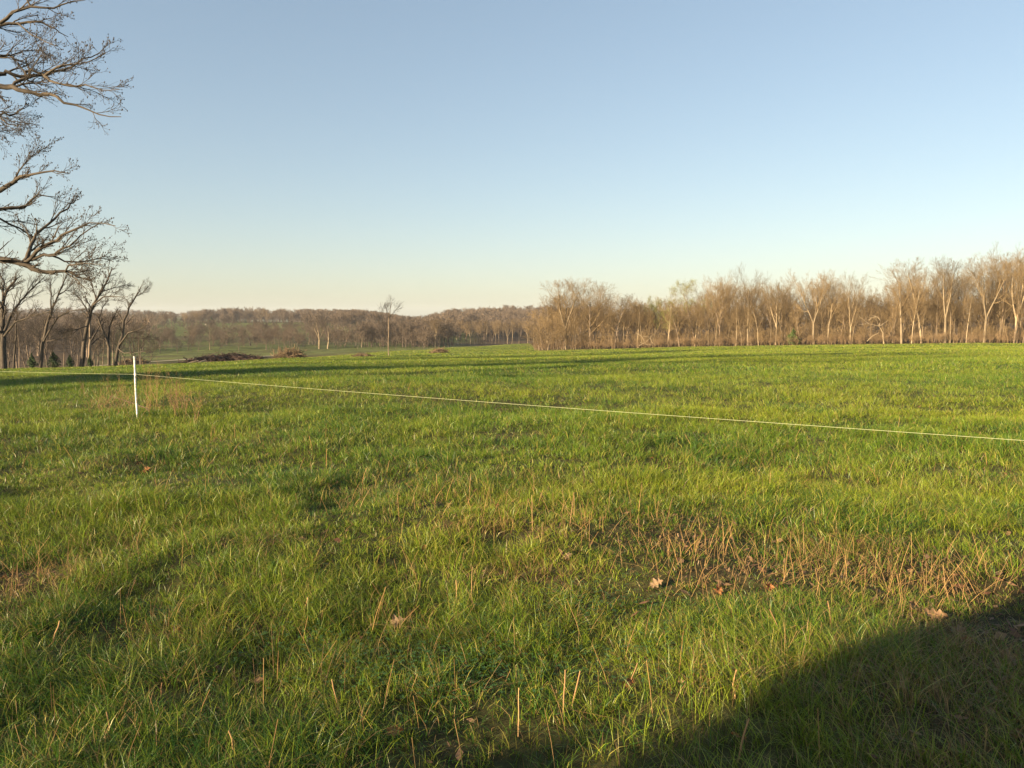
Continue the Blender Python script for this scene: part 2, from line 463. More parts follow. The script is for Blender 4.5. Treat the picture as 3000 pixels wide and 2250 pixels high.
def build_clover():
    n = 1500
    cs = [gp(1550, 1830), gp(1750, 1780), gp(1350, 1990), gp(1900, 1960), gp(1230, 1990), gp(850, 1900)]
    ci = RNG.integers(0, len(cs), n)
    c0 = np.array(cs)[ci]
    x = c0[:, 0] + RNG.normal(0, .28, n); y = c0[:, 1] + RNG.normal(0, .2, n); z = H(x, y) + RNG.uniform(.03, .09, n)
    V, Q = [], []
    for i in range(n):
        for k in range(3):
            a = k * 2.094 + x[i] * 50; s = .0075
            cx, cy = math.cos(a), math.sin(a)
            b = len(V)
            V += [(x[i], y[i], z[i]), (x[i] + s * (cx - cy * .6), y[i] + s * (cy + cx * .6), z[i] + .002),
                  (x[i] + 1.5 * s * cx, y[i] + 1.5 * s * cy, z[i] + .001), (x[i] + s * (cx + cy * .6), y[i] + s * (cy - cx * .6), z[i] + .002)]
            Q.append((b, b + 1, b + 2, b + 3))
    C = np.repeat(np.array([.09, .19, .035])[None] * RNG.uniform(.7, 1.3, (n, 1)), 12, 0)
    tag(mesh_obj('clover', np.array(V), [np.array(Q)], M_BLADE, cols=C), 'small round clover leaves low in the near grass', 'clover', kind='stuff')
build_clover()

# ------------------------------------------------------------------ branch growing
def nrm(v):
    l = math.sqrt(v[0] ** 2 + v[1] ** 2 + v[2] ** 2) or 1e-9
    return (v[0] / l, v[1] / l, v[2] / l)

def turn(d, ang, az):
    """direction at angle ang from d, rotated az around it"""
    a = (0, 0, 1) if abs(d[2]) < .9 else (1, 0, 0)
    s = nrm((d[1] * a[2] - d[2] * a[1], d[2] * a[0] - d[0] * a[2], d[0] * a[1] - d[1] * a[0]))
    t = (d[1] * s[2] - d[2] * s[1], d[2] * s[0] - d[0] * s[2], d[0] * s[1] - d[1] * s[0])
    ca, sa = math.cos(ang), math.sin(ang); cz, sz = math.cos(az), math.sin(az)
    return tuple(d[i] * ca + sa * (s[i] * cz + t[i] * sz) for i in range(3))

class P: pass
def params(**k):
    p = P()
    p.k = [7, 6, 5, 4, 3]; p.n = [10, 6, 5, 4, 0]; p.wob = [.06, .11, .12, .13, .15]; p.up = [.03, .06, .04, .03, .02]
    p.lr = [.55, .62, .62, .60, .5]; p.start = [.32, .30, .28, .25, .2]; p.amin = [.45, .28, .28, .28, .3]; p.amax = [.95, .7, .7, .75, .8]
    p.rr = [.5, .58, .6, .65, .65]; p.tip = [.25, .22, .3, .45, .4]; p.sides = [8, 5, 3, 3, 3]; p.maxl = 4; p.rmin = .0075
    for a, b in k.items(): setattr(p, a, b)
    return p

def grow(rng, out, p, d, L, r, lvl, Pm):
    k = Pm.k[lvl]; st = L / (k - 1); pts = [p]; w = Pm.wob[lvl]; up = Pm.up[lvl]
    for i in range(k - 1):
        d = nrm((d[0] + rng.gauss(0, w), d[1] + rng.gauss(0, w), d[2] + rng.gauss(0, w) + up))
        p = (p[0] + d[0] * st, p[1] + d[1] * st, p[2] + d[2] * st); pts.append(p)
    r = max(r, Pm.rmin)
    rad = [r * (1 - (1 - Pm.tip[lvl]) * i / (k - 1)) for i in range(k)]
    out.append((lvl, pts, rad, Pm.sides[lvl]))
    kids(rng, out, pts, rad, L, lvl, Pm)

def kids(rng, out, pts, rad, L, lvl, Pm, n=None, lref=None):
    if lvl >= Pm.maxl: return
    n = Pm.n[lvl] if n is None else n
    k = len(pts); az0 = rng.uniform(0, 6.28)
    for j in range(n):
        t = Pm.start[lvl] + (1 - Pm.start[lvl]) * (j + rng.random()) / n
        f = min(t * (k - 1), k - 1.001); i = int(f); a = f - i
        q = tuple(pts[i][c] * (1 - a) + pts[i + 1][c] * a for c in range(3))
        rr = rad[i] * (1 - a) + rad[i + 1] * a
        tan = nrm(tuple(pts[i + 1][c] - pts[i][c] for c in range(3)))
        dd = turn(tan, rng.uniform(Pm.amin[lvl], Pm.amax[lvl]), az0 + j * 2.4 + rng.uniform(-.5, .5))
        ll = (lref or L) * Pm.lr[lvl] * (1.15 - .6 * t) * rng.uniform(.65, 1.25)
        grow(rng, out, q, dd, ll, rr * Pm.rr[lvl], lvl + 1, Pm)

def tubes(branches):
    groups = {}
    for (lvl, pts, rad, s) in branches: groups.setdefault((len(pts), s), []).append((pts, rad))
    V, Q = [], []; off = 0
    for (k, s), bs in groups.items():
        Pt = np.array([b[0] for b in bs], float); R = np.array([b[1] for b in bs], float); n = len(bs)
        T = np.empty_like(Pt); T[:, 1:-1] = Pt[:, 2:] - Pt[:, :-2]; T[:, 0] = Pt[:, 1] - Pt[:, 0]; T[:, -1] = Pt[:, -1] - Pt[:, -2]
        T /= np.linalg.norm(T, axis=-1, keepdims=True) + 1e-9
        ax = T.mean(1); ref = np.where(np.abs(ax[:, 2:3]) < .8, np.array([[0, 0, 1.]]), np.array([[1., .3, 0]]))
        if s == 2: ref = np.random.default_rng(n).normal(size=(n, 3))
        A = np.cross(T, ref[:, None]); A /= np.linalg.norm(A, axis=-1, keepdims=True) + 1e-9
        B = np.cross(T, A)
        ang = np.arange(s) * 2 * math.pi / s
        W = Pt[:, :, None] + R[:, :, None, None] * (A[:, :, None] * np.cos(ang)[:, None] + B[:, :, None] * np.sin(ang)[:, None])
        V.append(W.reshape(-1, 3))
        b = (np.arange(n) * k * s)[:, None, None, None] + off
        i = np.arange(k - 1)[None, :, None, None] * s
        if s == 2: q = np.array([[[[0, 1, 3, 2]]]])
        else:
            j = np.arange(s); q = np.stack([j, (j + 1) % s, (j + 1) % s + s, j + s], -1)[None, None]
        Q.append((b + i + q).reshape(-1, 4)); off += n * k * s
    return np.concatenate(V), np.concatenate(Q)

def tube_obj(name, branches, mat, parent=None):
    v, q = tubes(branches)
    return mesh_obj(name, v, [q], mat, parent, smooth=True)

def leafcards(points, size, seed, squash=1):
    """small leaf-sized quads round the given points"""
    g = np.random.default_rng(seed); P_ = np.asarray(points); n = len(P_)
    a = g.normal(size=(n, 3)); a /= np.linalg.norm(a, axis=1, keepdims=True); b = np.cross(a, g.normal(size=(n, 3))); b /= np.linalg.norm(b, axis=1, keepdims=True)
    s = size * g.uniform(.6, 1.4, (n, 1)); a *= s; b *= s * .55
    V = np.stack([P_ - a, P_ + b, P_ + a, P_ - b], 1).reshape(-1, 3)
    return V, np.arange(n)[:, None] * 4 + np.arange(4)[None]

# ------------------------------------------------------------------ tree prototypes (origin at the foot, height 1 unit = metre)
def proto_branches(seed, Ht, r0, kind):
    rng = random.Random(seed); out = []
    if kind == 'oak':        # wide rounded crown on a short trunk
        Pm = params(lr=[.72, .62, .6, .6], start=[.28, .3, .28, .25], amin=[.6, .28, .28, .28], amax=[1.25, .75, .75, .75], n=[12, 7, 5, 4], up=[.02, .08, .05, .03, .02])
        grow(rng, out, (0, 0, -.3), (rng.uniform(-.06, .06), rng.uniform(-.06, .06), 1), Ht * .82, r0, 0, Pm)
    elif kind == 'fork':     # trunk that forks low into upright limbs, vase crown
        Pm = params(n=[8, 7, 5, 4], amin=[.35, .3, .28, .28], amax=[.95, .7, .7, .75], lr=[.68, .6, .6, .6], start=[.25, .25, .25, .25], up=[.03, .09, .05, .03, .02])
        d0 = (rng.uniform(-.08, .08), rng.uniform(-.08, .08), 1)
        h0 = Ht * rng.uniform(.22, .36)
        pts = [(0, 0, -.3), (d0[0] * h0 * .5, d0[1] * h0 * .5, h0 * .5), (d0[0] * h0, d0[1] * h0, h0)]
        out.append((0, pts, [r0, r0 * .85, r0 * .78], 8))
        a0 = rng.uniform(0, 6.28); nf = rng.choice([2, 3, 3])
        for j in range(nf):
            a = a0 + j * 6.28 / nf; s = rng.uniform(.22, .42)
            grow(rng, out, pts[-1], nrm((math.cos(a) * s, math.sin(a) * s, 1)), Ht * rng.uniform(.55, .66), r0 * .62, 0, Pm)
    elif kind == 'slim':     # tall thin woodland tree
        Pm = params(n=[14, 6, 5, 4], lr=[.42, .6, .6, .6], start=[.38, .25, .25, .2], amin=[.4, .3, .3, .3], amax=[.95, .75, .75, .75], up=[.03, .09, .05, .03, .02])
        grow(rng, out, (0, 0, -.3), (rng.uniform(-.1, .1), rng.uniform(-.1, .1), 1), Ht * .95, r0, 0, Pm)
    elif kind == 'scrub':    # dense understorey tree, branching from low down
        Pm = params(n=[12, 6, 5, 4], lr=[.5, .6, .58, .6], start=[.24, .2, .2, .2], amin=[.4, .3, .3, .3], amax=[1.15, .8, .8, .8], up=[.03, .05, .04, .03, .02], sides=[6, 4, 3, 3, 3])
        grow(rng, out, (0, 0, -.3), (rng.uniform(-.15, .15), rng.uniform(-.15, .15), 1), Ht * .9, r0, 0, Pm)
    # scale exactly to the height asked for
    top = max(p[2] for b in out for p in b[1]); s = Ht / top
    return [(l, [(p[0] * s, p[1] * s, p[2] * s) for p in pts], rad, sd) for (l, pts, rad, sd) in out]

class Proto: pass
PR = {}
def make_proto(key, seed, Ht, r0, kind, leaf=False):
    pr = Proto(); br = proto_branches(seed, Ht, r0, kind)
    tr = [b for b in br if b[0] == 0]; cr = [b for b in br if b[0] > 0]
    v, q = tubes(tr); pr.trunk = (v, q)
    v, q = tubes(cr); pr.crown = (v, q); pr.H = Ht
    pr.tips = [b[1][-1] for b in br if b[0] >= 3]
    pr.me = {}; pr.br = br
    PR[key] = pr
for i in range(3): make_proto('oak%d' % i, 100 + i, 12, .24, 'oak')
for i in range(4): make_proto('fork%d' % i, 200 + i, 12, .22, 'fork')
for i in range(4): make_proto('slim%d' % i, 300 + i, 12, .15, 'slim')
for i in range(4): make_proto('scrub%d' % i, 400 + i, 8, .10, 'scrub')

FIRST = {}
def tree(key, x, y, Ht, label, cat='tree', group=None, name='bare_tree', bark=M_BARK, twig=M_TWIG, rz=None, wide=1.0, tilt=0, leaves=None, z=None):
    pr = PR[key]; ck = (key, bark.name, twig.name, leaves)
    rng = random.Random(int(x * 97 + y * 31))
    root = empty(name, (x, y, (Hs(x, y) if z is None else z)), rng.uniform(0, 6.28) if rz is None else rz)
    s = Ht / pr.H
    root.scale = (s * wide, s * wide, s); root.rotation_euler[1] = tilt
    if ck not in FIRST:
        ch = [mesh_obj('trunk', pr.trunk[0], [pr.trunk[1]], bark, root, True), mesh_obj('crown', pr.crown[0], [pr.crown[1]], twig, root, False)]
        if leaves:
            g = random.Random(5); tp = [t for t in pr.tips for _ in range(leaves)]
            pts = [(t[0] + g.gauss(0, .16), t[1] + g.gauss(0, .16), t[2] + g.gauss(0, .16)) for t in tp if t[2] > 3]
            v, q = leafcards(pts, .055, 3); ch.append(mesh_obj('leaves', v, [q], M_SPRING, root))
        FIRST[ck] = ch
    else:
        for c in FIRST[ck]:
            d = c.copy(); COL.objects.link(d); d.parent = root
    tag(root, label, cat, group)
    return root

def T(px, Y): return ((px - 1500) / F * Y, Y)

# ---- right-hand wood: the front trees one can tell apart (px of the foot, px y of the top, kind, label)
def wedge(px): return float(edge(np.array([(px - 1500) / F]))[0])
named = [
 (1660, 806, 'fork0', M_PALE, 'pale forked tree at the left end of the right-hand wood, its trunk lit cream', 1.3, 2),
 (1686, 888, 'slim1', M_PALE, 'thin pale straight tree just right of the cream forked tree at the wood end', .6, 1),
 (1732, 808, 'oak0', M_BARK, 'broad rounded dark limbed tree, second tall crown from the left end of the wood', 1.15, 3),
 (1800, 842, 'oak1', M_BARK, 'low round topped bare tree standing between the broad dark tree and the green tinged ones', .9, 2),
 (1880, 878, 'slim2', M_PALE, 'leaning thin bare tree behind the fallen white branches', .9, 3),
 (1917, 866, 'scrub1', M_BARK, 'small tree with dark green tinged top left of the gap in the wood', .6, 5),
 (1966, 876, 'scrub2', M_BARK, 'small pale green tinged tree in the low gap of the wood', .7, 5),
 (2040, 818, 'slim3', M_BARK, 'pointed tree with yellow green spring leaf on the right side of the gap', 1.1, 4),
 (2108, 786, 'fork1', M_BARK, 'tall bare tree with narrow crown just left of the highest middle crown', .75, 3),
 (2190, 762, 'oak2', M_PALE, 'highest tree in the middle of the wood, airy crown on a pale double trunk', .72, 2),
 (2272, 812, 'fork2', M_PALE, 'forked pale tree just right of the highest middle tree', .8, 2),
 (2300, 830, 'slim0', M_BARK, 'slim bare tree above the green cedar at the wood foot', .9, 6),
 (2382, 782, 'fork3', M_PALE, 'pale trunked tree with wide fan crown just right of the green cedar', .95, 2),
 (2424, 790, 'slim1', M_PALE, 'slim pale tree between the fan crowned tree and the twin trunk', .9, 3),
 (2489, 784, 'fork1', M_PALE, 'twin stemmed pale tree last before the dip left of the broken dead tree', .7, 2),
 (2530, 832, 'oak1', M_BARK, 'low rounded bare tree sloping down into the dip by the dead tree', .6, 6),
 (2640, 764, 'slim2', M_PALE, 'tall pale slender tree first right of the broken dead tree', 1.2, 1),
 (2700, 748, 'slim3', M_PALE, 'tall pale tree with a high narrow tuft, second right of the dead tree', 1.1, 2),
 (2768, 742, 'fork0', M_PALE, 'many stemmed pale tree fanning from one foot, left of the tallest group', .8, 1),
 (2882, 728, 'fork3', M_PALE, 'leaning pale trunked tall tree at the left of the tallest group', .85, 1),
 (2925, 702, 'oak0', M_BARK, 'tallest tree of the wood, broad open crown near the right border', .75, 4),
 (2975, 716, 'fork2', M_PALE, 'tall thick crowned tree at the far right of the photograph', .85, 2),
 (3080, 700, 'oak2', M_BARK, 'tall bare tree just beyond the right border of the wood', .8, 2),
]
for (px, ty, key, bk, lab, wd, dY) in named:
    Y = wedge(px) + dY; x, y = T(px, Y)
    zb = Hs(x, y); zt = at(px, ty, Y)[2]
    lv = None
    if 'green' in lab and ('tinged' in lab or 'yellow' in lab) and 'between' not in lab: lv = 3 if 'yellow' not in lab else 2
    tree(key, x, y, zt - zb, lab, 'tree', 'tall bare trees along the front of the right-hand wood', bark=bk, wide=wd, rz=px * .37, leaves=lv)

rng = random.Random(99)
SKW = ([1600, 1660, 1740, 1770, 1810, 1880, 1920, 1990, 2040, 2100, 2190, 2250, 2380, 2480, 2530, 2560, 2620, 2700, 2780, 2860, 2940, 3000, 3200], [880, 825, 822, 850, 855, 865, 885, 890, 850, 800, 785, 825, 800, 805, 845, 880, 790, 765, 770, 760, 722, 735, 730])
for i in range(64):
    px = 1625 + i * 23.5 + rng.uniform(-9, 9); Y = wedge(px) + rng.uniform(6, 24); x, y = T(px, Y)
    zb = Hs(x, y); h = at(px, np.interp(px, *SKW) + rng.uniform(-4, 40), Y)[2] - zb
    where = [l for lim, l in ((1780, 'at the left end of the right-hand wood'), (2080, 'around the low gap of the right-hand wood'), (2300, 'in the high middle of the right-hand wood'), (2560, 'between the cedar and the dead tree'), (9999, 'among the tallest group at the right')) if px < lim][0]
    tree(rng.choice(['oak0', 'oak1', 'oak2', 'fork0', 'fork1', 'fork2', 'fork3', 'slim0', 'slim3']), x, y, h, 'tall bare tree standing behind the front row ' + where, 'tree', 'second row trees ' + where, bark=M_BARK, wide=rng.uniform(.75, 1.1))

# understorey trees packed inside the right-hand wood (they hide one another)
rng = random.Random(12)
k = 0
for row in range(3):
    for i in range(46):
        px = 1590 + i * 36 + rng.uniform(-16, 16) + row * 9
        Y = wedge(max(px, 1590)) + 1.5 + row * 7 + rng.uniform(-1, 4)
        lo = 866 if px < 2400 else 858
        if px > 2600: lo = 840
        top = lo + rng.uniform(-10, 38)
        key = 'scrub%d' % rng.randrange(4) if rng.random() < .6 else 'slim%d' % rng.randrange(4)
        x, y = T(px, Y); zb = Hs(x, y); zt = at(px, top, Y)[2]
        SEC = [lab for lim, lab in ((1780, 'packed into the left end of the right-hand wood'), (1900, 'in the wood behind the fallen white branches'), (2080, 'among the green tinged trees in the low gap of the wood'),
               (2300, 'under the highest trees in the middle of the wood'), (2530, 'between the green cedar and the broken dead tree'), (2720, 'behind the broken dead tree and the tall slender pair'), (9999, 'under the tallest group at the right border')) if px < lim]
        tree(key, x, y, zt - zb, 'slender bare understorey tree ' + SEC[0], 'tree', 'understorey trees ' + SEC[0], name='understorey_tree', bark=M_PALE if rng.random() < .3 else M_BARK, wide=rng.uniform(.75, 1.1))

for i, (px, dY, top) in enumerate([(1566, 4, 985), (1580, 1, 968), (1592, 3, 948), (1606, 0, 960), (1620, 4, 925), (1634, 1, 950), (1650, 3, 935), (1600, 6, 905), (1572, 8, 950)]):
    Y = 126 + dY; x, y = T(px, Y)
    tree('scrub%d' % (i % 4), x, y, at(px, top, Y)[2] - Hs(x, y), 'reddish brown leafless bush at the left tip of the right-hand wood', 'bush', 'bushes at the left tip of the right-hand wood', name='bare_bush', bark=M_BARK, wide=1.7)

rng = random.Random(5)
for i in range(34):
    px = 1640 + i * 41 + rng.uniform(-18, 18); Y = wedge(px) + rng.uniform(.6, 5); x, y = T(px, Y)
    where = [l for lim, l in ((1780, 'at the left end of the right-hand wood'), (2080, 'in front of the low gap in the wood'), (2300, 'in the middle of the right-hand wood'), (2560, 'between the cedar and the dead tree'), (9999, 'right of the broken dead tree')) if px < lim][0]
    tree('slim%d' % rng.randrange(4), x, y, rng.uniform(5, 9.5), 'thin pale sapling ' + where, 'tree', 'pale saplings ' + where, name='sapling', bark=M_PALE, wide=rng.uniform(.5, .8))

# the low scrub under them, and the wood going on behind, read as one mass
def scatter_mass(name, spots, protos, mat, label, cat, maxlvl=9, ribbon=True, rmin=0, thin=1.0, seed=1):
    g = np.random.default_rng(seed); Vs, Qs = [], []; off = 0
    lib = []
    for br in protos:
        sel = [b for i, b in enumerate(br) if b[0] <= maxlvl and (b[0] < 3 or (i % 100) < thin * 100)]
        sel = [(l, ([p[0], p[-1]] if l >= 2 else p[::2] if len(p) > 4 else p), ([max(r[0], rmin), max(r[-1], rmin * .6)] if l >= 2 else [max(q, rmin) for q in (r[::2] if len(p) > 4 else r)]), (2 if (l >= 2 and ribbon) else 3)) for (l, p, r, s) in sel]
        lib.append(tubes(sel))
    for (x, y, z, s) in spots:
        v, q = lib[g.integers(len(lib))]
        a = g.uniform(0, 6.28); c, sn = math.cos(a), math.sin(a)
        w_ = s * g.uniform(.85, 1.25)
        vv = np.stack([(v[:, 0] * c - v[:, 1] * sn) * w_ + x, (v[:, 0] * sn + v[:, 1] * c) * w_ + y, v[:, 2] * s + z], -1)
        Vs.append(vv); Qs.append(q + off); off += len(v)
    o = mesh_obj(name, np.concatenate(Vs), [np.concatenate(Qs)], mat)
    return tag(o, label, cat, kind='stuff')

def spots_area(n, px0, px1, Y0, Y1, hmin, hmax, Hp, seed, f=None, sky=None):
    g = random.Random(seed); out = []
    while len(out) < n:
        px = g.uniform(px0, px1); Y = math.sqrt(g.uniform(Y0 * Y0, Y1 * Y1))
        if f and not f(px, Y, g): continue
        x, y = T(px, Y)
        z = Hs(x, y); h = g.uniform(hmin, hmax)
        if sky:
            h = min(h, at(px, np.interp(px, *sky) + g.uniform(-9, 12), Y)[2] - z)
            if h < 4: h = 4
        out.append((x, y, z, h / Hp))
    return out
SKY1 = ([-500, 560, 640, 760, 800, 900, 1080, 1170, 1230, 1270, 1300, 1350, 1400, 1450, 1560, 1760], [905, 914, 908, 900, 906, 909, 912, 928, 930, 922, 914, 905, 899, 896, 895, 893])
SCR = [PR['scrub%d' % i].br for i in range(4)]; OAK = [PR['oak%d' % i].br for i in range(3)] + [PR['fork%d' % i].br for i in range(2)]
scatter_mass('woodland_interior', spots_area(230, 1580, 3500, 128, 200, 6.5, 9, 8, 5, lambda px, Y, g: Y > wedge(px) + 22), SCR, M_TWIG,
             'brown mass of bare trees deep behind the front of the right-hand wood', 'woodland', rmin=.02, thin=.8)
scatter_mass('undergrowth', spots_area(520, 1565, 3300, 100, 160, 1.0, 3.4, 8, 6, lambda px, Y, g: wedge(max(px, 1590)) + .3 < Y < wedge(max(px, 1590)) + 14), SCR, M_TWIG,
             'brown leafless undergrowth along the foot of the right-hand wood', 'undergrowth', rmin=.012, thin=.7, seed=3)

scatter_mass('edge_brush', spots_area(900, 1565, 3300, 98, 136, .6, 1.7, 8, 61, lambda px, Y, g: wedge(max(px, 1590)) - .6 < Y < wedge(max(px, 1590)) + 4), SCR, M_BRUSH,
             'ankle to waist high brown brush where the field meets the right-hand wood', 'undergrowth', rmin=.012, thin=.8, seed=13)

# ---- the wooded hill in the middle
def hillmask(px, Y, g): return Y > 345 + 25 * math.sin(px * .013)
scatter_mass('hillside_wood', spots_area(900, 900, 1760, 340, 640, 9.5, 13, 12, 8, hillmask, SKY1) , OAK, M_FAR,
             'leafless brown wood covering the hill in the middle distance', 'woodland', maxlvl=3, rmin=.05, seed=4)
# ridge wood on the skyline to the left, wood on the left slope, far ridges
scatter_mass('skyline_wood', spots_area(420, 560, 1180, 528, 640, 9, 13, 12, 9, None, SKY1) + spots_area(150, 560, 1180, 522, 545, 3, 6, 10, 19), OAK, M_FAR,
             'strip of bare trees along the skyline beyond the far pasture', 'woodland', maxlvl=3, rmin=.05, seed=5)
scatter_mass('slope_wood', spots_area(460, -500, 560, 150, 620, 8, 12, 12, 10, lambda px, Y, g: px < 420 + (Y - 150) * .33 or Y > 430, SKY1), OAK, M_FAR,
             'brown leafless wood filling the valley slope on the left', 'woodland', maxlvl=3, rmin=.035, seed=6)
scatter_mass('far_ridge_wood', spots_area(700, -700, 900, 900, 1700, 9, 13, 12, 11, None, ([-700, 0, 330, 500, 900], [900, 904, 906, 918, 922])), OAK, M_FAR,
             'distant bluish wooded ridge on the left horizon', 'woodland', maxlvl=2, rmin=.16, seed=7)

# ---- pale trunked row along the foot of the wooded hill
rng = random.Random(31)
row = [1275, 1290, 1312, 1342, 1352, 1366, 1378, 1392, 1400, 1411, 1423, 1440, 1452, 1461, 1475, 1487, 1500, 1520, 1546, 1552, 1563]
for i, px in enumerate(row):
    Y = 300 + rng.uniform(-15, 15) - (60 if px < 1300 else 0); x, y = T(px, Y)
    zb = Hs(x, y)
    tree(['slim', 'fork'][i % 3 == 0] + str(i % 4), x, y, rng.uniform(8.5, 11), 'pale trunked bare tree in the row along the foot of the wooded hill', 'tree',
         'pale trunked trees at the foot of the middle hill', name='pale_trunked_tree', bark=M_PALE, twig=M_TWIG, wide=rng.uniform(.8, 1.3))

# ---- scattered bare trees in the valley pasture
val = [(505, 230, 7, 'slim0', M_PALE, 'single thin pale tree alone on the valley pasture'),
       (615, 215, 10.5, 'slim2', M_PALE, 'thin pale stemmed tree behind the long dark brush pile'),
       (665, 250, 8.5, 'oak0', M_BARK, None), (735, 240, 10, 'oak1', M_BARK, None), (700, 330, 9, 'scrub0', M_BARK, None), (760, 280, 10, 'fork1', M_BARK, None),
       (780, 215, 7, 'oak2', M_BARK, 'low spreading grey tree left of the tangled brush pile'),
       (850, 235, 10, 'fork2', M_BARK, None), (870, 225, 9, 'slim1', M_BARK, None), (905, 260, 11, 'scrub1', M_BARK, None),
       (935, 222, 12, 'fork3', M_PALE, 'pale forked tree rising behind the tangled brush pile'),
       (960, 222, 11.5, 'oak0', M_PALE, 'pale wide armed tree right of the forked one in the valley'),
       (1010, 235, 9, 'scrub2', M_BARK, None), (1040, 228, 9, 'scrub3', M_BARK, None), (1060, 232, 8.5, 'fork0', M_PALE, 'leaning many stemmed pale tree left of the lone thin tree'),
       (985, 250, 10, 'scrub3', M_BARK, None), (1090, 240, 9, 'scrub0', M_BARK, None), (1120, 245, 10, 'scrub1', M_BARK, None), (1160, 250, 10, 'slim3', M_BARK, None),
       (1190, 246, 11, 'scrub2', M_BARK, None), (1220, 255, 11, 'oak1', M_BARK, None), (1250, 260, 12, 'scrub3', M_BARK, None),
       (820, 300, 9, 'scrub1', M_BARK, None), (900, 330, 9, 'oak2', M_BARK, None), (1000, 340, 10, 'fork1', M_BARK, None), (1110, 330, 11, 'oak0', M_BARK, None),
       (560, 300, 9, 'scrub2', M_BARK, None), (470, 200, 7, 'scrub0', M_BARK, None), (520, 190, 5, 'scrub1', M_BARK, None), (440, 185, 6.5, 'scrub3', M_BARK, None),
       (700, 205, 5.5, 'scrub2', M_BARK, None), (640, 195, 4.5, 'scrub3', M_BARK, None), (580, 205, 5, 'scrub0', M_BARK, None), (1200, 330, 12, 'fork2', M_BARK, None)]
for (px, Y, h, key, bk, lab) in val:
    x, y = T(px, Y)
    tree(key, x, y, h * .8, lab or ('small brown leafless valley tree ' + ('left of the tangled brush pile' if px < 800 else 'between the brush pile and the lone young tree' if px < 1130 else 'right of the lone young tree')), 'tree', 'bare trees scattered over the valley pasture',
         name='valley_tree', bark=bk, twig=M_FAR, wide=1.25)
scatter_mass('valley_scrub', spots_area(200, 450, 1270, 205, 310, 3, 7, 8, 15), SCR, M_FAR,
             'low brown leafless scrub along the creek in the valley', 'scrub', rmin=.022, thin=.9, seed=9)
scatter_mass('creek_wood', spots_area(190, 1060, 1330, 226, 345, 6.5, 10.5, 12, 25, lambda px, Y, g: Y < 250 + (1330 - px) * .35 + 40, ([1060, 1150, 1250, 1330], [945, 940, 935, 930])), OAK, M_FAR,
             'brown creek side wood right of the lone young tree', 'woodland', maxlvl=3, rmin=.03, seed=14)
scatter_mass('slope_scrub', spots_area(100, 420, 1000, 300, 520, 3, 7, 8, 16, lambda px, Y, g: vnoise(px / 60, Y / 50, 3) > .55), SCR, M_FAR,
             'patches of brown scrub scattered on the far pasture slope', 'scrub', rmin=.03, thin=.9, seed=10)
for (px, ty, Y, key, lab) in [(545, 912, 420, 'fork0', 'left one of two cream trunked trees lit by the sun on the far slope'), (580, 910, 425, 'fork2', 'right one of two cream trunked trees lit by the sun on the far slope'),
                      (768, 897, 510, 'oak1', 'bare tree standing highest on the skyline edge of the far pasture'), (787, 905, 505, 'slim2', 'pale leaning trunk tree beside the highest skyline tree')]:
    x, y = T(px, Y); zt = at(px, ty, Y)[2]
    tree(key, x, y, max(9, zt - Hs(x, y)), lab, 'tree', 'sunlit trees on the far slope', name='far_slope_tree', bark=M_PALE, twig=M_TWIG, wide=1.0)

# ------------------------------------------------------------------ trees whose limbs are laid out by hand
def guide(pxs, Y, r0, r1, dY=0, lvl=1, sides=6, seed=0):
    """limb through photograph pixels, starting at depth Y and running to Y + dY"""
    g = random.Random(seed); pts = []
    n = len(pxs)
    # refine with small kinks
    for i in range(n - 1):
        for s in range(2):
            t = (i + s / 2) / (n - 1); a = s / 2
            px = pxs[i][0] * (1 - a) + pxs[i + 1][0] * a; py = pxs[i][1] * (1 - a) + pxs[i + 1][1] * a
            p = at(px, py, Y + dY * t); j = min(r0, .05) * .3
            pts.append((p[0] + g.gauss(0, j), p[1] + g.gauss(0, j * 2), p[2] + g.gauss(0, j)) if (i or s) else p)
    pts.append(at(pxs[-1][0], pxs[-1][1], Y + dY))
    m = len(pts)
    rad = [r0 + (r1 - r0) * i / (m - 1) for i in range(m)]
    L = sum(math.dist(pts[i], pts[i + 1]) for i in range(m - 1))
    return (lvl, pts, rad, sides), L

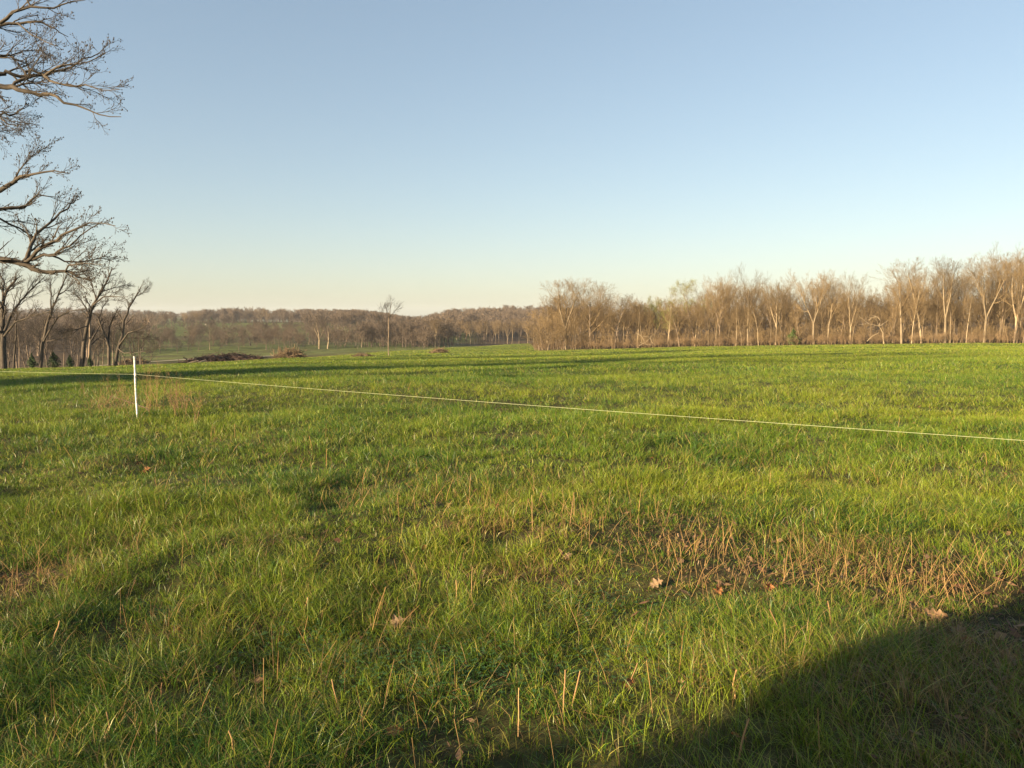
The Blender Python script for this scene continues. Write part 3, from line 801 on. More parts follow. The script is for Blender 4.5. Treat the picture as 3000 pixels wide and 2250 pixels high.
def guided_tree(name, foot, trunks, limbs, Pm, label, group, seed, bark, twig, nk=9, lref=None, buds=False, extra=None):
    """trunks / limbs: (pxs, Y, r0, r1, dY)"""
    rng = random.Random(seed); tr, cr = [], []
    for i, t in enumerate(trunks):
        b, L = guide(*t, lvl=0, sides=9, seed=seed + i); tr.append(b)
        kids(rng, cr, b[1], b[2], L, 1, Pm, n=nk, lref=lref or L * .8)
    for i, t in enumerate(limbs):
        b, L = guide(*t, lvl=1, sides=6, seed=seed + 50 + i); cr.append(b)
        kids(rng, cr, b[1], b[2], L, 1, Pm, n=max(4, int(nk * .9)), lref=min(lref or 99, .3 + .62 * L) if buds else (lref or max(L, 1.5)))
    if extra: extra(rng, cr, Pm)
    root = empty(name, foot)
    ox, oy, oz = foot
    def sh(bs): return [(l, [(p[0] - ox, p[1] - oy, p[2] - oz) for p in pts], r, s) for (l, pts, r, s) in bs]
    tube_obj('trunk', sh(tr), bark, root); tube_obj('crown', sh(cr), twig, root)
    if buds:
        g = np.random.default_rng(seed); tips = np.array([b[1][-1] for b in sh(cr) if b[0] >= 3])
        tips = tips[g.random(len(tips)) < .55]
        V, Q = [], []
        oc = np.array([(1, 0, 0), (0, 1, 0), (-1, 0, 0), (0, -1, 0), (0, 0, 1.5), (0, 0, -1.3)]) * .0095
        ft = np.array([(0, 1, 4), (1, 2, 4), (2, 3, 4), (3, 0, 4), (1, 0, 5), (2, 1, 5), (3, 2, 5), (0, 3, 5)])
        tips = tips + 0
        V = (tips[:, None] + oc[None] * g.uniform(.7, 1.6, (len(tips), 1, 1))).reshape(-1, 3)
        Q = (np.arange(len(tips))[:, None, None] * 6 + ft[None]).reshape(-1, 3)
        mesh_obj('buds', V, [Q], M_BARKD, root)
    tag(root, label, 'tree', group)
    return root

GL = 'bare trees at the left edge of the field'
PL = params(n=[9, 8, 6, 4], lr=[.5, .55, .6, .6], amin=[.3, .25, .28, .3], amax=[.8, .65, .7, .75], up=[.03, .06, .04, .03, .03], rmin=.009, start=[.3, .3, .25, .2], wob=[.06, .12, .14, .16, .2])
def L_(pts, Y, r0, r1, dY=0): return (pts, Y, r0, r1, dY)
def foot(px, Y): x, y = T(px, Y); return (x, y, Hs(x, y))
guided_tree('bare_tree', foot(12, 60), [L_([(12, 1088), (10, 1020), (8, 960), (5, 900), (20, 850), (50, 815)], 60, .24, .07, 1)],
            [L_([(12, 985), (45, 945), (95, 925), (150, 912)], 60, .09, .03, -2), L_([(14, 970), (30, 930), (60, 880), (90, 850), (130, 812)], 60, .11, .03, 2),
             L_([(6, 900), (-20, 850), (-50, 790)], 60, .12, .04, 1), L_([(8, 880), (10, 830), (-5, 780)], 60, .08, .03, 3)],
            PL, 'thick forked bare tree touching the left border of the photograph', GL, 11, M_BARKD, M_TWIGD, 14, 3.4)
guided_tree('bare_tree', foot(42, 62), [L_([(40, 1088), (43, 1020), (48, 950), (50, 900)], 62, .08, .03, 0)], [], PL,
            'thin straight bare tree between the border tree and the leaning tree', GL, 12, M_BARKD, M_TWIGD, 7, 1.5)
guided_tree('bare_tree', foot(117, 63), [L_([(117, 1085), (125, 1010), (138, 950), (152, 905), (172, 860), (195, 805)], 63, .15, .04, 1)],
            [L_([(128, 1000), (150, 960), (172, 925), (205, 912), (250, 905)], 63, .08, .025, -2), L_([(150, 905), (148, 860), (150, 815)], 63, .06, .02, 2),
             L_([(136, 1000), (165, 995), (200, 985)], 63, .04, .015, -1), L_([(170, 865), (195, 850), (225, 820)], 63, .05, .02, 1)], PL,
            'right leaning bare tree with a double trunk beside the cedar bush', GL, 13, M_BARKD, M_TWIGD, 10, 2.4)
guided_tree('bare_tree', foot(237, 62), [L_([(237, 1082), (247, 1010), (256, 950), (270, 900), (290, 865), (315, 820), (328, 785)], 62, .19, .035, 2)],
            [L_([(274, 893), (300, 870), (335, 868), (375, 870)], 62, .07, .02, -2), L_([(262, 925), (240, 880), (215, 860)], 62, .06, .02, 2),
             L_([(282, 878), (270, 840), (255, 800)], 62, .06, .02, 1), L_([(256, 955), (225, 965), (190, 975)], 62, .05, .02, -2),
             L_([(296, 855), (330, 845), (370, 835)], 62, .05, .02, 3)], PL,
            'tall right leaning tree with the thickest sloping trunk of the left group', GL, 14, M_BARKD, M_TWIGD, 13, 2.6)
guided_tree('bare_tree', foot(262, 66), [L_([(262, 1076), (262, 1020), (266, 990), (262, 940), (252, 900)], 66, .14, .05, 1)],
            [L_([(266, 1000), (290, 960), (300, 930)], 66, .07, .03, 1)], PL,
            'short pale trunked tree half hidden behind the tall leaning one', GL, 15, M_BARK, M_TWIGD, 8, 2)
guided_tree('bare_tree', foot(319, 62), [L_([(319, 1080), (320, 1020), (308, 985), (295, 950), (285, 925)], 62, .13, .05, 0)],
            [L_([(318, 1010), (318, 970), (330, 935), (345, 905)], 62, .08, .03, 1), L_([(290, 935), (300, 900), (318, 880)], 62, .05, .02, 1)], PL,
            'left one of the last pair, bare tree with short straight trunk forking left', GL, 16, M_BARKD, M_TWIGD, 9, 1.8)
guided_tree('bare_tree', foot(338, 61), [L_([(338, 1080), (345, 1025), (358, 985), (365, 940), (378, 900), (400, 865), (412, 840)], 61, .14, .03, 1)],
            [L_([(350, 1010), (375, 975), (410, 965), (435, 948)], 61, .08, .02, -2), L_([(347, 1022), (365, 1035), (405, 1032), (440, 1028)], 61, .05, .015, -2),
             L_([(395, 870), (415, 862), (436, 838)], 61, .04, .015, 1), L_([(358, 990), (400, 990), (450, 995)], 61, .04, .015, 1)], PL,
            'right one of the last pair, leaning right, one limb reaching over the white post', GL, 17, M_BARKD, M_TWIGD, 9, 1.9)
# smaller trees behind them, on the slope below the field
rng = random.Random(77)
for i in range(34):
    px = -60 + i * 15 + rng.uniform(-8, 8); Y = 74 + rng.uniform(0, 40); x, y = T(px, Y)
    top = 905 + 40 * max(0, (px - 250) / 250) + rng.uniform(0, 45)
    h = at(px, top, Y)[2] - Hs(x, y)
    tree(['scrub0', 'scrub1', 'slim0', 'scrub2', 'slim2', 'scrub3'][i % 6], x, y, max(3, h), 'small leafless tree on the slope behind the ' + ('left border tree' if px < 100 else 'leaning double trunk' if px < 215 else 'tallest sloping trunk' if px < 300 else 'last pair of leaning trees'), 'tree',
         'small trees on the slope behind the left group', name='slope_tree', bark=M_BARK, twig=M_TWIGD, wide=1.0)

# ---- the big oak whose limbs reach in from the left
PO = params(n=[9, 9, 6, 4, 0], k=[7, 8, 7, 5, 3], lr=[.5, .60, .60, .5], start=[.3, .12, .12, .15], amin=[.35, .25, .25, .3], amax=[.7, .6, .6, .7],
            up=[.03, .03, .04, .04, .05], wob=[.05, .10, .13, .15, .2], rmin=.0030, tip=[.3, .3, .35, .5, .6], sides=[9, 6, 4, 3, 3], rr=[.55, .5, .6, .6, .6])
OY = 16.0
OX = -17.0
def ofoot(): return (OX, OY, Hs(OX, OY))
opx = 1500 + OX / OY * F
def LO(pts, r0, r1, dY=0): return (pts, OY, r0, r1, dY)
oak_limbs = [
 LO([(opx, 900), (-500, 800), (-200, 745), (0, 762), (40, 764), (85, 780), (120, 797), (150, 797), (195, 797), (230, 810), (270, 824)], .105, .011, 0),
 LO([(66, 772), (85, 745), (95, 715), (105, 685), (140, 660), (180, 625), (205, 600), (222, 586)], .05, .010, .8),
 LO([(70, 772), (110, 735), (140, 715), (165, 700), (200, 685), (230, 665), (262, 655), (338, 662)], .045, .008, -.8),
 LO([(90, 762), (130, 748), (155, 748), (180, 730), (200, 720), (240, 690), (300, 650)], .035, .008, -.4),
 LO([(155, 750), (190, 765), (240, 770), (290, 755), (322, 752)], .022, .007, .5),
 LO([(190, 797), (200, 778), (240, 770), (300, 775)], .02, .007, -1),
 LO([(190, 797), (225, 820), (255, 850)], .014, .006, -.5),
 LO([(opx, 700), (-400, 600), (-150, 600), (0, 560), (40, 530), (60, 520), (100, 512), (160, 500), (205, 508)], .07, .007, -1),
 LO([(40, 530), (55, 500), (90, 460), (140, 428)], .02, .006, .5),
 LO([(-150, 600), (0, 617), (70, 605), (110, 572), (175, 578)], .05, .006, .5),
 LO([(-100, 640), (0, 640), (60, 670), (100, 700), (60, 655)], .03, .006, 1),
 LO([(opx, 500), (-500, 300), (-200, 255), (0, 255), (38, 256), (75, 270), (110, 276), (140, 275), (190, 300), (245, 312), (290, 338), (355, 342)], .075, .007, -.5),
 LO([(38, 252), (55, 235), (78, 228), (76, 212), (90, 205), (115, 213), (130, 222)], .035, .02, .2),
 LO([(-200, 255), (0, 215), (20, 208), (60, 222), (130, 222), (190, 205), (230, 185), (270, 165), (305, 140)], .05, .007, .6),
 LO([(130, 222), (145, 238), (210, 253), (250, 248), (300, 262), (350, 262)], .03, .006, -.6),
 LO([(130, 222), (170, 195), (200, 190), (260, 180), (310, 155)], .025, .006, -.3),
 LO([(-200, 200), (0, 165), (30, 163), (60, 180), (90, 190)], .04, .006, .5),
 LO([(30, 163), (70, 150), (120, 148), (140, 160)], .015, .005, 1),
 LO([(opx, 350), (-400, 150), (-150, 90), (0, 70), (50, 66), (120, 64), (160, 80), (200, 108)], .055, .006, .5),
 LO([(0, 68), (40, 35), (90, 20), (160, 22), (200, 8), (250, 0)], .035, .006, 0),
 LO([(50, 66), (90, 100), (130, 120), (155, 130)], .015, .006, -.8),
 LO([(-200, 255), (-80, 320), (0, 330), (30, 338), (60, 325), (85, 310)], .035, .006, .6),
 LO([(-80, 330), (0, 345), (25, 365), (52, 370)], .02, .005, -.6),
 LO([(-60, 350), (0, 385), (25, 392)], .015, .005, .6),
 LO([(90, 20), (60, -40), (40, -100)], .02, .006, 0),
]
def oak_extra(rng, cr, Pm):
    for a, zz, l in [(2.6, 5, 6), (3.4, 7, 6), (4.2, 6, 6), (1.2, 8.5, 6), (0.2, 9, 5), (2.0, 10, 5), (5.3, 7, 6), (5.9, 9.5, 5)]:
        q = P(); q.__dict__.update(Pm.__dict__); q.maxl = 3
        grow(rng, cr, (OX, OY, zz), nrm((math.cos(a), math.sin(a), .45)), l, .12, 1, q)
guided_tree('oak_tree', ofoot(), [([(opx, 1230), (opx - 10, 1000), (opx + 10, 700), (opx - 20, 400), (opx + 30, 100), (opx, -500)], OY, .46, .08, .3)], oak_limbs, PO,
            'large bare oak reaching its crooked budding limbs in from the left border', None, 21, M_BARKD, M_TWIGD, 9, 1.12, buds=True, extra=oak_extra)

# ---- unseen trees behind and left, with evergreens and shrubs added, to throw the shade on the near grass and across the field
def shade_tree(x, y, r, h, key, lab):
    pr = PR[key]; s = h / pr.H
    root = empty('bare_tree', (x, y, Hs(x, y)))
    tube_obj('trunk', [(0, [(0, 0, -.4), (0, 0, 0), (.02, 0, .5), (.0, .03, 2), (.03, 0, 4), (0, 0, 6.5), (0, 0, h * .7)], [r * 1.5, r * 1.2, r, r * .97, r * .9, r * .7, .1], 14)], M_BARKD, root)
    c = pr.crown[0] * s; mesh_obj('crown', c, [pr.crown[1]], M_TWIG, root)
    tag(root, lab, 'tree')
nx, ny = -SDY, SDX
def along(t, c): return (t * SDX + c * nx, t * SDY + c * ny)
x, y = along(-9, 1.22)
shade_tree(x, y, .82, 16, 'oak0', 'thick trunked bare tree behind the camera whose shadow lies on the near right grass')

def evergreen(x, y, h, w_, seed, lab, n=14000):
    g = np.random.default_rng(seed); root = empty('evergreen_tree', (x, y, Hs(x, y)))
    t = g.random(n) ** .8; a = g.uniform(0, 6.28, n)
    r_ = w_ * (1 - t ** 3) * (.75 + .25 * np.sin(a * 3 + t * 14)) * np.sqrt(g.random(n))
    v, q = leafcards(np.stack([r_ * np.cos(a), r_ * np.sin(a), .3 + t * h], -1), .07 + .02 * h, seed)
    mesh_obj('foliage', v, [q], M_CEDAR, root); tube_obj('trunk', [(0, [(0, 0, -.2), (0, 0, h * .5), (0, 0, h * .95)], [.22, .14, .03], 8)], M_BARKD, root)
    tag(root, lab, 'tree', 'evergreens beyond the left border')
for i, (t, c, hh, ww) in enumerate([(-15, 29.0, 8.5, 2.6), (-19, 31.0, 11, 1.6), (-26, 28.4, 17, 2.0)]):  # evergreens added out of view to cast the dark bands across the field
    x, y = along(t, c)
    evergreen(x, y, hh, ww, i + 1, 'dark evergreen beyond the left border, ' + ['nearest and lowest of the row', 'second nearest of the row', 'third nearest of the row'][i])
for i, (t, c, hh, key) in enumerate([(-24, 33, 17, 'oak0'), (-31, 30, 20, 'oak1'), (-30, 55, 24, 'fork1'), (-34, 59, 25, 'oak2'), (-22, 40, 13, 'slim1')]):
    x, y = along(t, c)
    tree(key, x, y, hh, 'bare tree beyond the left border, ' + ['behind the nearest evergreens', 'tall one behind the third evergreen', 'forked one farthest out', 'broadest one farthest out', 'slim one standing alone'][i], 'tree', 'bare trees beyond the left border', bark=M_BARKD, wide=1.0)
x, y = along(-8, 2.25); evergreen(x, y, 2.05, .36, 7, 'small ragged evergreen beside the thick trunk behind the camera', 700)  # loose foliage added to fray the edge of the trunk's shadow
x, y = along(-9, 8.9); tree('scrub3', x, y, 2.4, 'bare shrub left of the camera, standing apart from the other three', 'shrub', 'bare shrubs behind the camera', name='bare_shrub', wide=1.3, bark=M_BARKD, twig=M_TWIGD)  # shrub added out of view for the short shade strip at the left
for i, (t, c, hh, key) in enumerate([(-6.5, 3.9, 2.3, 'scrub0'), (-7, 2.6, 2.2, 'scrub1'), (-8, 5.6, 2.6, 'scrub2')]):  # low shrubs added behind the camera to dapple the near grass
    x, y = along(t, c)
    tree(key, x, y, hh, ['bare shrub behind the camera, nearest to the left', 'bare shrub behind the camera next to the thick trunk', 'bare shrub behind the camera, farthest left'][i], 'shrub', 'bare shrubs behind the camera', name='bare_shrub', wide=1.6, bark=M_BARKD, twig=M_TWIGD)

# ------------------------------------------------------------------ the lone young tree in the field
PLn = params(n=[8, 6, 5, 3], lr=[.4, .5, .55, .5], amin=[.2, .3, .4, .4], amax=[.5, .6, .8, .8], up=[.05, .16, .1, .08, .06], rmin=.008, start=[.5, .3, .2, .2])
x, y = T(1139, 88)
guided_tree('young_tree', (x, y, Hs(x, y)), [L_([(1139, 1048), (1138, 1000), (1139, 960), (1139, 925), (1145, 900), (1147, 884)], 88, .065, .012, 0)],
            [L_([(1139, 1000), (1128, 970), (1122, 945), (1108, 930)], 88, .035, .01, .5), L_([(1122, 945), (1116, 920), (1122, 898)], 88, .035, .012, -.5),
             L_([(1140, 930), (1155, 915), (1163, 902)], 88, .03, .012, .3), L_([(1140, 935), (1132, 915), (1133, 905)], 88, .03, .012, .3)],
            PLn, 'lone thin young bare tree standing by itself at the far side of the field', None, 33, M_BARK, M_TWIGD, 8, 2.8)

# ------------------------------------------------------------------ evergreens
def cedar(px, Y, wpx, top, seed, label, mat=M_CEDAR, name='cedar_bush'):
    g = np.random.default_rng(seed); x, y = T(px, Y); zb = Hs(x, y); h = at(px, top, Y)[2] - zb; w_ = wpx / F * Y / 2
    root = empty(name, (x, y, zb))
    n = int(2600)
    t = g.random(n) ** .8; a = g.uniform(0, 6.28, n)
    prof = (1 - t ** 1.6) * (.65 + .35 * np.sin(a * 3 + t * 9 + seed)) * (1 - .45 * (t < .08))
    r = w_ * prof * np.sqrt(g.random(n)) * 1.15
    pts = np.stack([r * np.cos(a), r * np.sin(a), .05 * h + t * h * (.9 + .08 * np.sin(a * 2 + seed))], -1)
    v, q = leafcards(pts, h * .035, seed)
    mesh_obj('foliage', v, [q], mat, root)
    rng = random.Random(seed); b = [(0, [(0, 0, -.1), (0, 0, h * .5), (0, 0, h * .92)], [.07, .05, .01], 6)]
    for j in range(16):
        aa = rng.uniform(0, 6.28); zz = h * rng.uniform(.05, .8); l = w_ * (1 - zz / h)
        b.append((1, [(0, 0, zz), (math.cos(aa) * l * .5, math.sin(aa) * l * .5, zz + .1 * h), (math.cos(aa) * l, math.sin(aa) * l, zz + .14 * h)], [.02, .015, .006], 3))
    tube_obj('trunk', b, M_BARKD, root)
    tag(root, label, 'bush', 'dark evergreens')
cedar(156, 61, 50, 1032, 1, 'dark green cedar bush just right of the leaning double trunk')
cedar(203, 66, 30, 1040, 2, 'small dark cedar between the big cedar bush and the sloping trunk')
cedar(262, 60, 20, 1040, 3, 'narrow dark cedar at the foot of the sloping trunk')
cedar(92, 64, 34, 1035, 4, 'dim brownish green cedar left of the leaning double trunk')
cedar(622, 470, 22, 928, 5, 'dark blue green cedar on the skyline beside the far pasture')
cedar(566, 400, 14, 958, 6, 'small dark cedar at the foot of the cream trunked trees')
cedar(625, 480, 40, 950, 8, 'low dark bush at the top left of the far pasture')
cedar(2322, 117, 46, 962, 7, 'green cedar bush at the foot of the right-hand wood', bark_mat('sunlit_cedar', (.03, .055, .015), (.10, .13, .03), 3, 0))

# ------------------------------------------------------------------ brush piles, logs, path
def sticks(cx, cy, L, W, Hh, n, seed, rmax=.05, ang=0, flat=.35, slen=1.2):
    g = random.Random(seed); out = []
    for i in range(n):
        t = g.uniform(-1, 1); s = g.gauss(0, .45)
        k = max(0.05, 1 - abs(t) ** 2.5) * math.exp(-s * s)
        px_, py_ = t * L / 2, s * W / 2
        x = cx + px_ * math.cos(ang) - py_ * math.sin(ang); y = cy + px_ * math.sin(ang) + py_ * math.cos(ang)
        z = Hs(x, y) + g.random() * Hh * k
        a = g.uniform(0, 6.28); e = g.gauss(.1, flat); l = slen * g.uniform(.4, 1.3)
        d = (math.cos(a) * math.cos(e), math.sin(a) * math.cos(e), math.sin(e))
        m = (g.gauss(0, .08) * l, g.gauss(0, .08) * l, g.gauss(0, .1) * l)
        r = rmax * g.uniform(.2, 1)
        out.append((1, [(x - d[0] * l / 2, y - d[1] * l / 2, z - d[2] * l / 2), (x + m[0], y + m[1], z + m[2]), (x + d[0] * l / 2, y + d[1] * l / 2, z + d[2] * l / 2)], [r, r * .8, r * .4], 4))
    return out
def pile(px, py, wpx, hpx, n, seed, label, mat, Y=None, depth=2.0, rmax=.05, slen=1.2, flat=.35):
    if Y is None: x, y, _ = gp(px, py); Y = y
    x, y = T(px, Y); L = wpx / F * Y
    o = tube_obj('brush_pile', sticks(x, y, L, depth, hpx / F * Y, n, seed, rmax, 0, flat, slen), mat)
    tag(o, label, 'brush pile', 'brush piles at the field edge')
pile(645, 1050, 215, 22, 1500, 1, 'long low dark brush pile at the edge of the field', M_BRUSHD, 83, 4, .05, 1.6, .3)
pile(848, 1043, 72, 22, 330, 2, 'tangled pale brown brush pile right of the long dark one', M_BRUSH, 88, 3.5, .045, 2.0, .6)
pile(1063, 1041, 46, 9, 260, 3, 'flat brown heap just left of the lone young tree', M_BRUSH, 90, 3, .04, 1.0, .2)
pile(1287, 1031, 44, 14, 260, 4, 'small reddish brown heap right of the lone young tree', M_BRUSH, 105, 3, .04, 1.2, .4)
pile(385, 1050, 62, 14, 420, 5, 'low reddish brush heap in the valley behind the white post', M_BRUSH, 118, 4, .06, 1.8, .2)
def log(p0, p1, r, label):
    m = tuple((p0[i] + p1[i]) / 2 + (.03 if i == 2 else .02) for i in range(3))
    root = tube_obj('cut_log', [(0, [p0, m, p1], [r, r * .93, r * .85], 8)], M_LOG)
    v = []
    tag(root, label, 'log', 'cut logs by the brush pile')
for (px, l, lab) in [(562, 36, 'left one of two pale cut logs in front of the dark brush pile'), (590, 24, 'right one of two pale cut logs in front of the dark brush pile')]:
    a = T(px - l / 2, 78); b = T(px + l / 2, 79)
    log((a[0], a[1], Hs(*a) + .08), (b[0], b[1], Hs(*b) + .32), .10, lab)
a = T(735, 84); b = T(800, 86); log((a[0], a[1], Hs(*a) + .2), (b[0], b[1], Hs(*b) + .22), .09, 'long thin pale pole lying right of the dark brush pile')
# fallen white branches in the wood, and the broken dead tree
def fallen(px, Y, strokes, label, name, r=.06):
    x, y = T(px, Y); br = []
    for i, s in enumerate(strokes):
        b, L = guide(s, Y, r, r * .35, .6 * (i % 3 - 1), lvl=2, sides=5, seed=i + 3); br.append(b)
        kids(random.Random(i), br, b[1], b[2], L * .6, 2, params(n=[3, 3, 3, 2], maxl=3, rmin=.012))
    return tag(tube_obj(name, br, M_PALE), label, 'dead wood')
fallen(1895, 118.5, [[(1872, 1013), (1895, 1000), (1915, 978)], [(1875, 1003), (1892, 1008), (1912, 1012)], [(1888, 1000), (1880, 985), (1862, 975)], [(1905, 990), (1910, 1003), (1920, 1011)], [(1885, 985), (1908, 988)]],
       'white fallen branches crossed on the ground at the front of the wood', 'fallen_branches', .04)
fallen(2580, 111, [[(2590, 1010), (2586, 975), (2575, 955), (2545, 948), (2515, 925)], [(2575, 957), (2580, 940), (2570, 928), (2553, 930), (2545, 940)], [(2578, 955), (2600, 940)], [(2545, 948), (2520, 950)], [(2540, 1000), (2555, 985), (2575, 975)]],
       'broken dead tree with a pale curled limb, left of the tall slender trees', 'dead_tree', .06)
# pale farm track in the valley
def build_path():
    V = []; 
    pts = [T(px, Y) for px, Y in [(180, 112), (270, 118), (360, 121), (450, 124), (540, 127), (620, 131), (760, 136), (900, 142)]]
    pts = [(pts[i][0] * (1 - t) + pts[i + 1][0] * t, pts[i][1] * (1 - t) + pts[i + 1][1] * t) for i in range(len(pts) - 1) for t in (0, .2, .4, .6, .8)]
    for (x, y) in pts:
        for k in range(4): V.append((x, y + (k - 1.5) * 1.1, Hs(x, y + (k - 1.5) * 1.1) + .03))
    Q = [(i * 4 + k, i * 4 + 4 + k, i * 4 + 5 + k, i * 4 + 1 + k) for i in range(len(pts) - 1) for k in range(3)]
    m, n, l, b = newmat('track_dust'); no = n.new('ShaderNodeTexNoise'); no.inputs['Scale'].default_value = 60
    cr = n.new('ShaderNodeValToRGB'); cr.color_ramp.elements[0].color = (.25, .21, .12, 1); cr.color_ramp.elements[1].color = (.42, .36, .24, 1)
    l.new(no.outputs['Fac'], cr.inputs[0]); l.new(cr.outputs[0], b.inputs['Base Color']); b.inputs['Roughness'].default_value = 1
    tag(mesh_obj('path', np.array(V), [np.array(Q)], m), 'pale farm track across the valley bottom', 'path', kind='structure')
build_path()

# ------------------------------------------------------------------ the electric fence: posts and wire
def white_mat():
    m, n, l, b = newmat('white_fibreglass')
    tc = n.new('ShaderNodeTexCoord'); no = n.new('ShaderNodeTexNoise'); no.inputs['Scale'].default_value = 25; no.inputs['Detail'].default_value = 6
    l.new(tc.outputs['Object'], no.inputs['Vector'])
    cr = n.new('ShaderNodeValToRGB'); cr.color_ramp.elements[0].position = .35; cr.color_ramp.elements[0].color = (.42, .36, .28, 1); cr.color_ramp.elements[1].position = .55; cr.color_ramp.elements[1].color = (.82, .80, .76, 1)
    l.new(no.outputs['Fac'], cr.inputs[0]); l.new(cr.outputs[0], b.inputs['Base Color']); b.inputs['Roughness'].default_value = .55
    return m
M_WHITE = white_mat()
M_WIRE, _n, _l, _b = newmat('polywire'); _b.inputs['Base Color'].default_value = (.42, .45, .28, 1); _b.inputs['Roughness'].default_value = .6
def post(x, y, leanx, label):
    z = Hs(x, y); root = empty('fence_post', (x, y, z)); r = .0145
    pts = [(leanx * t + .003 * math.sin(t * 9), 0, -.08 + 1.10 * t) for t in np.linspace(0, 1, 12)]
    br = [(0, pts, [r * (1 - .05 * math.sin(i * 1.3)) for i in range(12)], 12)]
    tube_obj('shaft', br, M_WHITE, root)
    tp = pts[-1]
    tube_obj('cap', [(0, [(tp[0], 0, tp[2] - .012), (tp[0], 0, tp[2] + .006), (tp[0], 0, tp[2] + .011), (tp[0], 0, tp[2] + .0115)], [r * 1.08, r * 1.08, r * .8, .0005], 12)], M_WHITE, root)
    # clip that holds the wire
    zc = .735; xc = leanx * (zc + .08) / 1.10
    cl = [(1, [(xc + (r + .004) * math.cos(a), (r + .004) * math.sin(a) , zc + .004 * math.sin(a)) for a in np.linspace(0, 6.28, 14)], [.0028] * 14, 6),
          (1, [(xc + .02, -.022, zc - .02), (xc + .028, -.03, zc), (xc + .02, -.022, zc + .02)], [.003, .003, .002], 6)]
    tube_obj('wire_clip', cl, M_WHITE, root)
    tag(root, label, 'fence post')
    return (x + xc + .01, y - .026, z + zc)
p1x, p1y, _ = gp(402, 1226)
A = post(p1x, p1y, -.008, 'white fence post standing in the grass at the left, holding the wire')
Rx, Ry = 7.6, 3.2
B = post(Rx, Ry, .02, 'white fence post beyond the right border holding the wire')
Lx, Ly = -20, 23.2
Cc = post(Lx, Ly, .02, 'white fence post beyond the left border holding the wire')
def wire(pa, pb, label, sag):
    pts = []
    for t in np.linspace(0, 1, 60):
        pts.append((pa[0] * (1 - t) + pb[0] * t, pa[1] * (1 - t) + pb[1] * t, pa[2] * (1 - t) + pb[2] * t - sag * 4 * t * (1 - t)))
    o = tube_obj('fence_wire', [(0, pts, [.0013] * 60, 6)], M_WIRE)
    tag(o, label, 'wire', 'wires of the electric fence')
wire(A, B, 'long white electric fence wire running from the post to the right border', .035)
wire(Cc, A, 'thin white fence wire running from the left border to the post', .05)

# ------------------------------------------------------------------ weeds and brambles round the post
def weeds(px0, px1, Y0, Y1, n, hmin, hmax, seed, label, mat, name, lean=.35, branchy=True):
    g = random.Random(seed); br = []
    for i in range(n):
        px = g.uniform(px0, px1); Y = g.uniform(Y0, Y1); x, y = T(px, Y); z = Hs(x, y)
        h = g.uniform(hmin, hmax); r = .0035 * g.uniform(.5, 1.1)
        q = params(k=[6, 4, 3, 3, 3], n=[5 if branchy else 0, 2, 0, 0], maxl=2 if branchy else 0, wob=[.10, .12, .15, .1, .1], up=[0.04, .1, .1, 0, 0], lr=[.32, .4, .5, .5], start=[.4, .3, .2, .2], rmin=.0016, amin=[.3, .3, .3, .3], amax=[.7, .7, .7, .7], sides=[4, 3, 3, 3, 3])
        grow(g, br, (x, y, z), nrm((g.gauss(0, lean), g.gauss(0, lean), 1)), h, r, 0, q)
    return tag(tube_obj(name, br, mat), label, 'weeds')
M_WEED = bark_mat('dead_weed', (.12, .065, .03), (.24, .14, .07), 5, 0)
weeds(255, 400, 12.6, 14.5, 44, .25, .7, 1, 'tangled reddish brown bramble clump left of the white post', M_WEED, 'bramble', .45)
weeds(470, 545, 12.8, 14.5, 30, .3, .75, 2, 'upright reddish dead weed clump right of the white post', M_WEED, 'dead_weeds', .12)
weeds(405, 470, 12.8, 14.2, 14, .5, 1.0, 3, 'tall thin pale weed stems just right of the white post', M_STRAW, 'tall_weeds', .15)
weeds(545, 600, 12.2, 13.4, 5, .4, .7, 4, 'few pale seed stems at the right end of the weeds by the post', M_STRAW, 'seeding_weeds', .2)
def stem(name, pxs, Y, r0, r1, label, mat, dY=0, cat='twig', group=None):
    b, L = guide(pxs, Y, r0, r1, dY, sides=6, seed=len(label))
    return tag(tube_obj(name, [b], mat), label, cat, group)
stem('fallen_twig', [(455, 1216), (425, 1195), (395, 1182), (360, 1172), (320, 1160)], 13.2, .009, .003, 'dark thin dead branch slanting behind the foot of the white post', M_BRUSHD, .5)

# prominent dead stems in the near grass: foot and head picked out in the photograph
GS = 'single dead stems in the near grass'
def dstem(px, py, tx, ty, label, r=.0036, k=0):
    x, y, z = gp(px, py); Y = y
    mid = ((px + tx) / 2 + k, (py + ty) / 2)
    b, L = guide([(px, py + 12), mid, (tx, ty)], Y, r, r * .7, .03, sides=6, seed=px)
    tag(tube_obj('dead_weed', [b], M_STRAW), label, 'weed', GS)
dstem(995, 2085, 972, 1990, 'thick straw stem leaning left in the bottom left centre grass')
dstem(1650, 2110, 1656, 1962, 'left one of the pair of straight straw stems standing near the bottom centre')
dstem(1672, 2080, 1700, 1965, 'bent pale straw stem, right one of the pair near the bottom centre', .0042)
dstem(1835, 2030, 1868, 1942, 'brown stem leaning right, right of the pair at bottom centre')
dstem(1518, 2160, 1520, 2015, 'thin upright reddish stem left of the pair at bottom centre', .003)
dstem(2155, 2050, 2158, 1962, 'curved tan stem standing at the edge of the bottom right shade', .004, -8)
dstem(2290, 1880, 2255, 1785, 'curved tan stem leaning left above the bottom right shade', .004, 6)
dstem(2155, 2240, 2195, 2105, 'grey brown stem leaning right inside the bottom shade', .0045)
dstem(150, 1890, 175, 1818, 'short thick bleached stem at the left, below the brown patch', .0055)
dstem(890, 1805, 902, 1750, 'short stout pinkish stem in the left centre grass', .0065)
dstem(700, 2240, 670, 2140, 'brown notched stem leaning left at the bottom left', .0045)
dstem(470, 2060, 475, 2000, 'short brown stem at the bottom left', .004)
